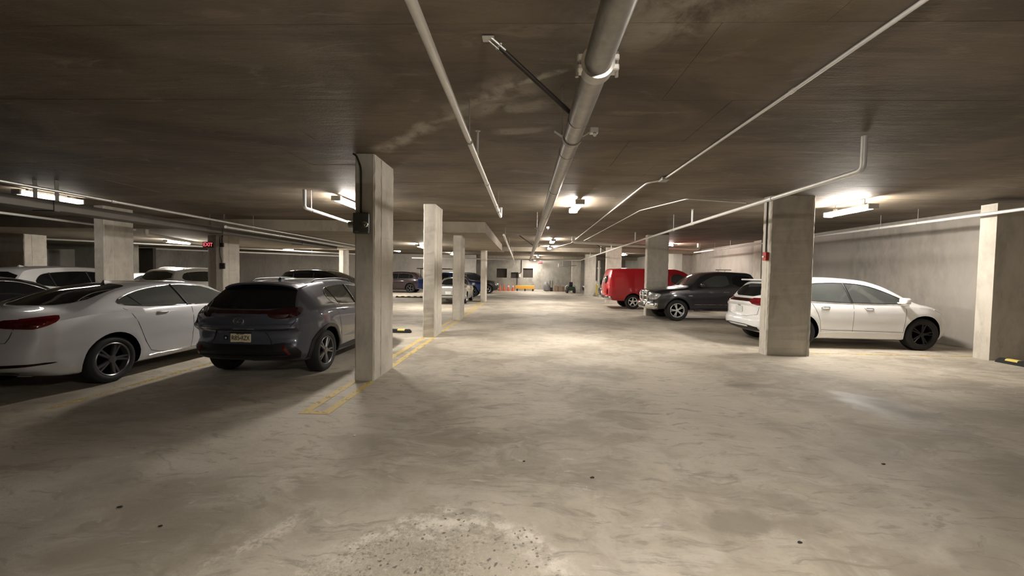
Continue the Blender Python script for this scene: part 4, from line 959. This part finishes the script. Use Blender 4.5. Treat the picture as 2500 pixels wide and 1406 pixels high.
# white crossover, right bay
edge = dict(L=4.78, W=.965, R=.385, ra=.98, fa=3.83, rw=.62, rc=.20, fc=.42, paint='paint_white', fine=1.2, sculpt=.9, flare=.014,
    top=[(0, 1.06), (.05, 1.11), (.14, 1.17), (.40, 1.42), (.58, 1.585), (.75, 1.635), (1.2, 1.69), (1.9, 1.712), (2.55, 1.68), (3.0, 1.57), (3.82, 1.16), (4.3, 1.075), (4.65, .93), (4.78, .80)],
    bot=[(0, .42), (.35, .28), (1, .24), (3.8, .23), (4.5, .24), (4.78, .33)], belt=[(0, 1.03), (1, 1.09), (2.5, 1.06), (3.8, 1.02), (4.78, .82)],
    plan=[(0, .84), (.25, .92), (.8, .96), (2.4, .965), (3.9, .96), (4.5, .90), (4.78, .72)], rp=[(.35, .06), (.5, .0), (.62, .0), (.72, .06), (.95, .06), (1.05, .0), (1.2, .02)], fp=[(.2, .08), (.5, .0), (.8, .06)])
def build_edge():
    c = Car('suv', 'white crossover parked nose to right wall behind wide column', 'car', (5.60, 10.40, 0), 0, edge)
    c.wheels('blacktrim', 5, True, .68, .24)
    c.window([(.62, 1.20), (.80, 1.42), (1.05, 1.52), (1.8, 1.575), (2.45, 1.555), (2.9, 1.45), (3.55, 1.13), (3.48, 1.09), (2.4, 1.10), (1.2, 1.13)], 'glass_light', 'blacktrim', .010)
    for sd in 'RL': c.strip('window_pillar', sd, [(2.18, 1.10), (2.12, 1.57)], .028, 'blacktrim'); c.strip('window_pillar', sd, [(1.14, 1.13), (1.06, 1.52)], .020, 'blacktrim')
    c.strip('belt_strip', 'R', [(.6, 1.165), (1.2, 1.105), (2.4, 1.075), (3.5, 1.065)], .009, 'chrome', .002, both=True)
    c.decal('rear_window', 'B', [(-.70, 1.20), (.70, 1.20), (.60, 1.52), (-.60, 1.52)], 'glass', .005, .05, 1)
    c.decal('windshield', 'T', [(3.70, -.66), (3.80, 0), (3.70, .66), (2.95, .55), (2.86, 0), (2.95, -.55)], 'glass', .004, .08, 2)
    bm = bmesh.new(); bm_box(bm, (.40, -.60, 1.595), (.78, .60, 1.64), .02, 2); obj('roof_spoiler', bm, 'paint_white', c.t, 40)
    c.decal('light_bar', 'B', [(-.60, 1.14), (.60, 1.14), (.60, 1.07), (-.60, 1.07)], 'taillight_dark', .012, .05, 0)
    c.decal('taillight', 'RB', [(.36, 1.155), (.70, 1.17), (.94, 1.165), (.80, 1.05), (.66, .98), (.36, 1.04)], 'taillight', .012, .03, 1, bothways=True)
    c.decal('bumper_lower', 'B', [(-.75, .50), (.75, .50), (.68, .33), (-.68, .33)], 'blacktrim', .010, .06, 1)
    c.strip('tailgate_gap', 'B', [(-.72, .95), (-.66, .70), (.66, .70), (.72, .95)], .005, 'blacktrim', -.001, rnd=1)
    c.plate('B', 0, .86, None, 'white_plate')
    c.decal('emblem', 'B', [(-.07, .985), (.07, .985), (.07, .94), (-.07, .94)], 'chrome', .012, .1, 2)
    for sd in 'RL': c.decal('sill_cladding', sd, [(1.45, .42), (3.36, .40), (3.36, .28), (1.45, .29)], 'paint_white', .010, .08, 1)
    c.handle(1.55, 1.00, 'chrome'); c.handle(2.55, .985, 'chrome'); c.mirrors(3.25, 1.10, 'paint_white'); c.fin(1.0, 'paint_white')
    c.seams([[(1.25, 1.08), (1.42, .75), (1.46, .42)], [(2.2, 1.06), (2.2, .42)], [(3.42, 1.06), (3.36, .42)], [(1.46, .46), (3.36, .43)]])
    c.decal('headlight', 'RF', [(2.20, .985), (2.50, .98), (2.95, .91), (2.93, .84), (2.60, .85), (2.40, .90)], 'headlight', .008, .04, 1, bothways=True)
    c.decal('front_grille', 'F', [(-.45, .78), (.45, .78), (.40, .48), (-.40, .48)], 'blacktrim', .006, .06, 1)
build_edge()

# dark grey crew-cab pickup
pick = dict(L=5.82, W=1.0, R=.405, ra=1.25, fa=4.82, rw=.66, rc=.05, fc=.16, paint='paint_grey', fine=1.0, sculpt=.7, flare=.030,
    top=[(0, 1.36), (.06, 1.40), (1.70, 1.41), (1.74, 1.42), (1.86, 1.60), (2.02, 1.84), (2.2, 1.885), (3.0, 1.90), (3.55, 1.86), (3.75, 1.80), (4.45, 1.33), (4.6, 1.30), (5.3, 1.25), (5.7, 1.16), (5.82, 1.05)],
    bot=[(0, .60), (.5, .52), (1.2, .45), (4.8, .42), (5.5, .45), (5.82, .50)], belt=[(0, 1.30), (1.7, 1.33), (3.5, 1.24), (4.8, 1.15), (5.82, 1.0)],
    plan=[(0, .96), (.2, .985), (2, 1.0), (4.0, 1.0), (5.0, 1.0), (5.6, .96), (5.82, .88)], rp=UNI, fp=[(.4, .05), (.6, -.03), (.75, .02), (1.0, .0)])
def grille_bars(c, z0, z1, w, x=None):
    for z in (z0, (z0 + z1) / 2, z1): c.strip('grille_bar', 'F', [(-w, z), (w, z)], .030, 'chrome', .012)
    for y in (-w, 0, w): c.strip('grille_bar', 'F', [(y, z0), (y, z1)], .030, 'chrome', .012)
def build_pick():
    c = Car('pickup_truck', 'dark grey crew cab pickup with chrome grille facing the lane', 'car', (4.75 + 5.82, 15.72, 0), PI, pick)
    c.wheels('alloy_bright', 5, True, .66, .27)
    c.window([(2.90, 1.30), (2.92, 1.68), (3.05, 1.74), (3.40, 1.72), (3.62, 1.64), (4.12, 1.33), (4.05, 1.29)], 'glass_light', 'blacktrim', .010, 1)
    c.window([(1.98, 1.34), (2.06, 1.62), (2.16, 1.73), (2.78, 1.74), (2.80, 1.32)], 'glass', 'blacktrim', .010, 1)
    c.decal('windshield', 'T', [(4.36, -.70), (4.44, 0), (4.36, .70), (3.72, .60), (3.66, 0), (3.72, -.60)], 'glass_light', .004, .08, 2)
    c.decal('rear_window', 'B', [(-.6, 1.46), (.6, 1.46), (.55, 1.78), (-.55, 1.78)], 'glass', .004, .06, 1)
    c.decal('grille_panel', 'F', [(-.50, 1.12), (.50, 1.12), (.46, .72), (-.46, .72)], 'blacktrim', .006, .05, 1)
    grille_bars(c, .74, 1.10, .46)
    c.decal('headlight', 'F', [(.53, 1.06), (.86, 1.04), (.90, .84), (.53, .78)], 'headlight', .010, .04, 1, bothways=True)
    c.decal('headlight', 'R', [(5.42, 1.02), (5.78, 1.03), (5.78, .80), (5.62, .80), (5.50, .90)], 'headlight', .010, .04, 1, bothways=True)
    bm = bmesh.new(); rows = []
    for k in range(21):
        y = -.98 + 1.96 * k / 20; xx = 5.90 - .20 * (abs(y) / .98) ** 3
        rows.append([bm.verts.new(v) for v in ((xx - .16, y, .68), (xx - .02, y, .685), (xx + .015, y, .63), (xx + .01, y, .50), (xx - .05, y, .43), (xx - .16, y, .43))])
    for A, B in zip(rows, rows[1:]):
        for e in range(6): bm.faces.new((A[e], A[(e + 1) % 6], B[(e + 1) % 6], B[e]))
    bm.faces.new(rows[0]); bm.faces.new(rows[-1]); fb = obj('front_bumper', bm, 'chrome', c.t, 40)
    for sd in (-1, 1):
        bm = bmesh.new(); bm_box(bm, (5.55, sd * .72, .44), (5.74, sd * .985, .67), .04, 2); obj('bumper_end', bm, 'chrome', fb, 40)
        bm = bmesh.new(); bm_box(bm, (5.86, sd * .38 - .10, .50), (5.915, sd * .38 + .10, .58), .02); obj('fog_recess', bm, 'blacktrim', fb)
    bm = bmesh.new(); bm_box(bm, (5.895, -.26, .50), (5.915, .26, .61), .01); obj('bumper_opening', bm, 'blacktrim', fb)
    for sd in 'RL':
        c.strip('side_step', sd, [(1.9, .47), (4.2, .45)], .035, 'chrome' if sd == 'X' else 'blacktrim', .03)
        c.strip('side_molding', sd, [(2.0, .66), (4.22, .64)], .012, 'chrome', .002)
        c.decal('fender_badge', sd, [(4.28, .98), (4.44, .98), (4.44, .95), (4.28, .95)], 'chrome', .006, .1, 1)
    c.handle(3.05, 1.12, 'chrome'); c.handle(2.1, 1.12, 'chrome'); c.mirrors(3.95, 1.30, 'paint_grey')
    c.seams([[(2.86, 1.3), (2.86, .5)], [(4.2, 1.28), (4.14, .9), (4.2, .5)], [(1.92, 1.3), (1.92, .8), (1.75, .6)], [(1.72, 1.36), (1.70, .6)]])
    p, n = c.hit('T', 2.75, .3); tube('roof_rack_bar', [p + Vector((-.25, -.1, .07)), p + Vector((.35, -.1, .07))], .016, 'galv', c.t, 6); tube('rack_post', [p + Vector((0, -.1, -.02)), p + Vector((0, -.1, .07))], .012, 'galv', c.t, 6); tube('rack_post', [p + Vector((.25, -.1, -.02)), p + Vector((.25, -.1, .07))], .012, 'galv', c.t, 6)
    c.decal('door_stripe', 'R', [(3.9, 1.0), (4.05, 1.0), (4.05, .96), (3.9, .96)], 'paint_grey', .004, .1, 0)
    for x in (.03,):
        c.decal('taillight', 'B', [(.80, 1.30), (.94, 1.30), (.94, .90), (.80, .90)], 'taillight', .01, .05, 1, bothways=True)
build_pick()

# red cargo van
van = dict(L=5.69, W=1.0, R=.375, ra=1.32, fa=4.75, rw=.80, rc=.13, fc=.2, paint='paint_red', fine=1.0, sculpt=.4, flare=.016, rfade=.5,
    top=[(0, 1.86), (.04, 1.93), (.12, 2.0), (.35, 2.06), (1, 2.085), (3.4, 2.08), (3.75, 2.0), (4.0, 1.88), (4.55, 1.33), (4.7, 1.27), (5.3, 1.14), (5.6, 1.0), (5.69, .9)],
    bot=[(0, .52), (.4, .42), (1.3, .38), (4.7, .36), (5.4, .36), (5.69, .42)], belt=[(0, 1.20), (4, 1.18), (5.69, .95)],
    plan=[(0, .93), (.2, .985), (1, 1.0), (4.5, 1.0), (5.2, .97), (5.69, .82)], rp=[(.4, .0), (.8, .0), (1.1, .01), (1.5, .07), (1.9, .20), (2.1, .24)], fp=UNI)
def build_van():
    c = Car('van', 'red cargo van parked behind wide right column', 'van', (4.16, 20.75, 0), 0, van)
    c.wheels('alloy_bright', 5, False, .62, .24)
    c.window([(3.22, 1.28), (3.22, 1.78), (3.72, 1.78), (4.22, 1.36), (4.18, 1.28)], 'glass_light', 'blacktrim', .010, 1)
    for y in (-.43, .43): c.decal('rear_window', 'B', [(y * .88 - .29, 1.28), (y * .88 + .29, 1.28), (y * .88 + .26, 1.68), (y * .88 - .26, 1.68)], 'glass', .006, .06, 1)
    c.strip('door_gap', 'B', [(0, .62), (0, 1.86)], .006, 'blacktrim', 0)
    c.decal('taillight', 'B', [(.74, 1.02), (.84, 1.02), (.84, .72), (.74, .72)], 'taillight_dark', .012, .05, 1, bothways=True)
    bm = bmesh.new(); bm_box(bm, (-.14, -.96, .46), (.06, .96, .66), .04, 2); rb2 = obj('rear_bumper', bm, 'chrome', c.t, 40)
    bm = bmesh.new(); bm_box(bm, (-.12, -.5, .66), (.0, .5, .68), .005); obj('step_pad', bm, 'blacktrim', rb2)
    for sd in (-1, 1):
        bm = bmesh.new(); bm_box(bm, (-.05, sd * .80, .46), (.25, sd * .99, .66), .04, 2); obj('bumper_end', bm, 'chrome', rb2, 40)
    c.plate('B', .35, .80, None, 'white_plate')
    c.mirrors(4.12, 1.28, 'blacktrim'); c.handle(3.3, 1.12, 'blacktrim')
    c.decal('fuel_door', 'R', [(2.62, 1.10), (2.80, 1.10), (2.80, .90), (2.62, .90)], 'galv', .010, .1, 1)
    c.seams([[(3.15, 1.9), (3.15, .5)], [(4.25, 1.25), (4.2, .5)], [(1.9, 1.9), (1.9, .5)], [(.25, 1.9), (.2, 1.2), (.18, .6)]])
    c.decal('windshield', 'T', [(4.5, -.72), (4.58, 0), (4.5, .72), (3.95, .66), (3.88, 0), (3.95, -.66)], 'glass_light', .004, .08, 2)
    c.decal('headlight', 'F', [(.50, .92), (.82, .90), (.82, .74), (.50, .74)], 'headlight', .008, .05, 1, bothways=True)
    c.decal('front_grille', 'F', [(-.48, .92), (.48, .92), (.48, .66), (-.48, .66)], 'blacktrim', .006, .06, 1)
build_van()

# ---- cars further off: one crossover shape, one saloon shape
def gsuv(paint, h=1.70, L=4.6, W=.93, **k):
    q = h / 1.70
    d = dict(L=L, W=W, R=.36, ra=.90, fa=L - .92, rw=.60, rc=.18, fc=.35, paint=paint, fine=.75, sculpt=.9, flare=.018,
        top=[(0, 1.05 * q), (.06, 1.12 * q), (.32, 1.42 * q), (.52, 1.60 * q), (.8, 1.655 * q), (1.6, 1.70 * q), (2.3, 1.68 * q), (2.75, 1.56 * q), (L - 1.1, 1.12 * q), (L - .5, 1.02 * q), (L - .1, .86 * q), (L, .78 * q)],
        bot=[(0, .42), (.4, .28), (1, .24), (L - .8, .23), (L, .32)], belt=[(0, 1.02 * q), (2, 1.05 * q), (L - 1, .98 * q), (L, .78 * q)],
        plan=[(0, W - .12), (.25, W - .03), (.8, W), (L - .9, W), (L - .3, W - .08), (L, W - .26)], rp=[(.35, .06), (.5, 0), (.7, .05), (1.0, 0)], fp=[(.2, .08), (.5, 0), (.8, .05)])
    d.update(k); return d
def dress_suv(c, rim='alloy', tail='taillight', rails=True, glass='glass'):
    S = c.S; L = S['L']; q = max(p[1] for p in S['top']) / 1.70
    c.wheels(rim, 5, True, .66)
    c.window([(.56, 1.18 * q), (.72, 1.42 * q), (.95, 1.50 * q), (1.6, 1.55 * q), (2.25, 1.53 * q), (2.65, 1.44 * q), (L - 1.3, 1.12 * q), (L - 1.36, 1.07 * q), (2, 1.08 * q), (1, 1.11 * q)], glass, 'chrome' if S['paint'] != 'paint_black' else 'blacktrim', .008, 2)
    for sd in 'RL': c.strip('window_pillar', sd, [(1.95, 1.08 * q), (1.92, 1.54 * q)], .025, 'blacktrim'); c.strip('window_pillar', sd, [(1.02, 1.11 * q), (.98, 1.50 * q)], .02, 'blacktrim')
    c.decal('rear_window', 'B', [(-.66, 1.17 * q), (.66, 1.17 * q), (.56, 1.52 * q), (-.56, 1.52 * q)], 'glass', .005, .06, 1)
    c.decal('windshield', 'T', [(L - 1.22, -.64), (L - 1.14, 0), (L - 1.22, .64), (2.72, .52), (2.64, 0), (2.72, -.52)], 'glass', .004, .1, 2)
    c.decal('taillight', 'RB', [(.34, 1.10 * q), (.62, 1.13 * q), (.80, 1.12 * q), (.68, .96 * q), (.34, 1.02 * q)], tail, .012, .05, 1, bothways=True)
    h0 = (L - .55) * Q; c.decal('headlight', 'RF', [(h0 - .36, .95 * q), (h0 + .0, .92 * q), (h0 + .14, .86 * q), (h0 + .1, .78 * q), (h0 - .16, .82 * q)], 'headlight', .010, .05, 1, bothways=True)
    c.decal('front_grille', 'F', [(-.38, .82 * q), (.38, .82 * q), (.32, .50), (-.32, .50)], 'blacktrim', .006, .08, 1)
    c.decal('bumper_lower', 'B', [(-.7, .50), (.7, .50), (.62, .33), (-.62, .33)], 'blacktrim', .010, .08, 1)
    c.plate('B', 0, .80, None, 'white_plate'); c.mirrors(L - 1.52, 1.06 * q, S['paint']); c.handle(1.3, .97 * q, S['paint']); c.handle(2.25, .95 * q, S['paint'])
    c.seams([[(1.95, 1.04 * q), (1.95, .36)], [(L - 1.36, 1.04 * q), (L - 1.42, .36)]])
    if rails: c.rails(.9, 2.5, .54, 'galv')
def gsed(paint, L=4.6, W=.89, h=1.44, **k):
    q = h / 1.44
    d = dict(L=L, W=W, R=.32, ra=.98, fa=L - .9, rw=.56, rc=.12, fc=.28, paint=paint, fine=.75, sculpt=.7, flare=.012,
        top=[(0, .92 * q), (.06, .98 * q), (.70, 1.02 * q), (1.35, 1.36 * q), (1.65, 1.42 * q), (2.3, 1.44 * q), (2.7, 1.38 * q), (3.35, 1.0 * q), (4.1, .90 * q), (L - .1, .76), (L, .68)],
        bot=[(0, .36), (.4, .25), (1, .21), (L - .8, .2), (L, .3)], belt=[(0, .90 * q), (2, .95 * q), (L - 1, .90 * q), (L, .7)],
        plan=[(0, W - .09), (.25, W - .03), (.8, W), (L - .9, W), (L - .3, W - .08), (L, W - .22)], rp=UNI, fp=UNI)
    d.update(k); return d
def dress_sed(c, rim='alloy'):
    S = c.S; L = S['L']; q = max(p[1] for p in S['top']) / 1.44
    c.wheels(rim, 5, False, .66)
    c.window([(1.0, 1.05 * q), (1.35, 1.25 * q), (1.65, 1.345 * q), (2.25, 1.36 * q), (2.6, 1.30 * q), (3.15, 1.01 * q), (3.05, .98 * q), (2, .985 * q)], 'glass', 'chrome', .007, 2)
    for sd in 'RL': c.strip('window_pillar', sd, [(2.0, .99 * q), (1.97, 1.355 * q)], .022, 'blacktrim')
    c.decal('rear_window', 'T', [(.75, -.58), (.75, .58), (1.32, .48), (1.32, -.48)], 'glass', .005, .06, 1)
    c.decal('windshield', 'T', [(3.25, -.6), (3.32, 0), (3.25, .6), (2.72, .5), (2.66, 0), (2.72, -.5)], 'glass', .004, .1, 2)
    c.decal('taillight', 'B', [(.42, .90 * q), (.80, .90 * q), (.80, .74 * q), (.42, .74 * q)], 'taillight', .012, .05, 1, bothways=True)
    h0 = (L - .55) * Q; c.decal('headlight', 'RF', [(h0 - .30, .82), (h0 + .02, .78), (h0 + .16, .72), (h0 + .12, .62), (h0 - .12, .66)], 'headlight', .010, .05, 1, bothways=True)
    c.decal('front_grille', 'F', [(-.33, .70), (.33, .70), (.28, .44), (-.28, .44)], 'blacktrim', .006, .08, 1)
    c.plate('B', 0, .62, None, 'white_plate'); c.mirrors(L - 1.55, .98 * q, S['paint']); c.handle(1.45, .86 * q, S['paint']); c.handle(2.4, .85 * q, S['paint'])
    c.seams([[(2.0, .95 * q), (2.0, .3)], [(3.1, .95 * q), (3.05, .3)]])
    c.decal('bumper_trim', 'B', [(-.78, .50), (.78, .50), (.78, .46), (-.78, .46)], 'blacktrim', .012, .08, 0)
c = Car('suv', 'white suv whose roof shows at far left above white sedan', 'car', (-13.95, 9.45, 0), H90, gsuv('paint_white', 1.70, 4.8)); dress_suv(c, rails=False); c.fin(.9, 'paint_white')
c = Car('suv', 'silver suv with red taillights behind left columns', 'car', (-15.45, 15.6, 0), H90, gsuv('paint_silver', 1.74)); dress_suv(c)
c = Car('suv', 'dark suv with roof rails behind the slate crossover', 'car', (-11.55, 18.2, 0), 0, gsuv('paint_black', 1.75, 4.9)); dress_suv(c)
c = Car('suv', 'dark maroon suv between first two left columns', 'car', (-8.7, 33.2, 0), PI, gsuv('paint_maroon', 1.80, 4.7, R=.38)); dress_suv(c, 'alloy_dark')
c = Car('sedan', 'white sedan almost hidden left of the silver suv', 'car', (-18.4, 15.9, 0), H90, gsed('paint_white', 4.7, .91, 1.46)); dress_sed(c)
c = Car('sedan', 'black sedan roof behind the trunk of the white sedan', 'car', (-10.2, 4.6, 0), H90, gsed('paint_black', 4.7, .91, 1.48)); dress_sed(c)
c = Car('sedan', 'old silver sedan seen from behind between left columns', 'car', (-4.08, 20.7, 0), H90, gsed('paint_silver', 4.4, .88, 1.45, rc=.05, sculpt=.3)); dress_sed(c)
c = Car('suv', 'black suv nose beside the orange cones', 'car', (-6.9, 33.9, 0), 0, gsuv('paint_black', 1.82, 4.7, R=.38)); dress_suv(c)
c = Car('sedan', 'black car nose beyond distant right columns', 'car', (9.95, 36.4, 0), PI, gsed('paint_black', 4.6)); dress_sed(c)
c = Car('sedan', 'navy car nose between white pipe and red van', 'car', (10.4, 31.6, 0), PI, gsed('paint_navy', 4.4, .9, 1.5)); dress_sed(c)
c = Car('pickup_truck', 'blue pickup with ladder rack behind the old silver sedan', 'car', (-7.75, 28.5, 0), 0, dict(pick, paint='paint_blue', fine=.75)); c.t.scale = (.84, .88, .93); c.wheels('alloy_dark', 5, True, .64, .27)
c.window([(2.90, 1.30), (2.92, 1.68), (3.05, 1.74), (3.40, 1.72), (3.62, 1.64), (4.12, 1.33), (4.05, 1.29)], 'glass', 'blacktrim', .010, 1); c.window([(1.98, 1.34), (2.06, 1.62), (2.16, 1.73), (2.78, 1.74), (2.80, 1.32)], 'glass', 'blacktrim', .010, 1)
c.decal('windshield', 'T', [(4.36, -.70), (4.44, 0), (4.36, .70), (3.72, .60), (3.66, 0), (3.72, -.60)], 'glass', .004, .1, 2)
c.decal('taillight', 'B', [(.80, 1.30), (.94, 1.30), (.94, .90), (.80, .90)], 'taillight', .01, .05, 1, bothways=True); c.decal('taillight', 'R', [(.02, 1.30), (.12, 1.30), (.12, .90), (.02, .90)], 'taillight', .01, .05, 1, bothways=True)
c.decal('headlight', 'R', [(5.5, 1.0), (5.78, 1.0), (5.78, .82), (5.55, .86)], 'headlight', .01, .05, 1, bothways=True); c.decal('headlight', 'F', [(.53, 1.04), (.86, 1.02), (.90, .84), (.53, .82)], 'headlight', .01, .05, 1, bothways=True)
c.decal('front_grille', 'F', [(-.48, 1.08), (.48, 1.08), (.46, .74), (-.46, .74)], 'blacktrim', .008, .08, 1); c.mirrors(3.95, 1.30, 'chrome'); c.handle(3.05, 1.12, 'chrome'); c.handle(2.1, 1.12, 'chrome')
for x in (.35, 1.55):
    for sd in (-.85, .85): tube('rack_post', [(x, sd, 1.36), (x, sd, 2.12)], .03, 'dark_steel', c.t, 8)
    tube('rack_bar', [(x, -.9, 2.12), (x, .9, 2.12)], .03, 'dark_steel', c.t, 8)
for sd in (-.85, .85): tube('rack_rail', [(.0, sd, 2.14), (2.9, sd, 2.14)], .035, 'dark_steel', c.t, 8)
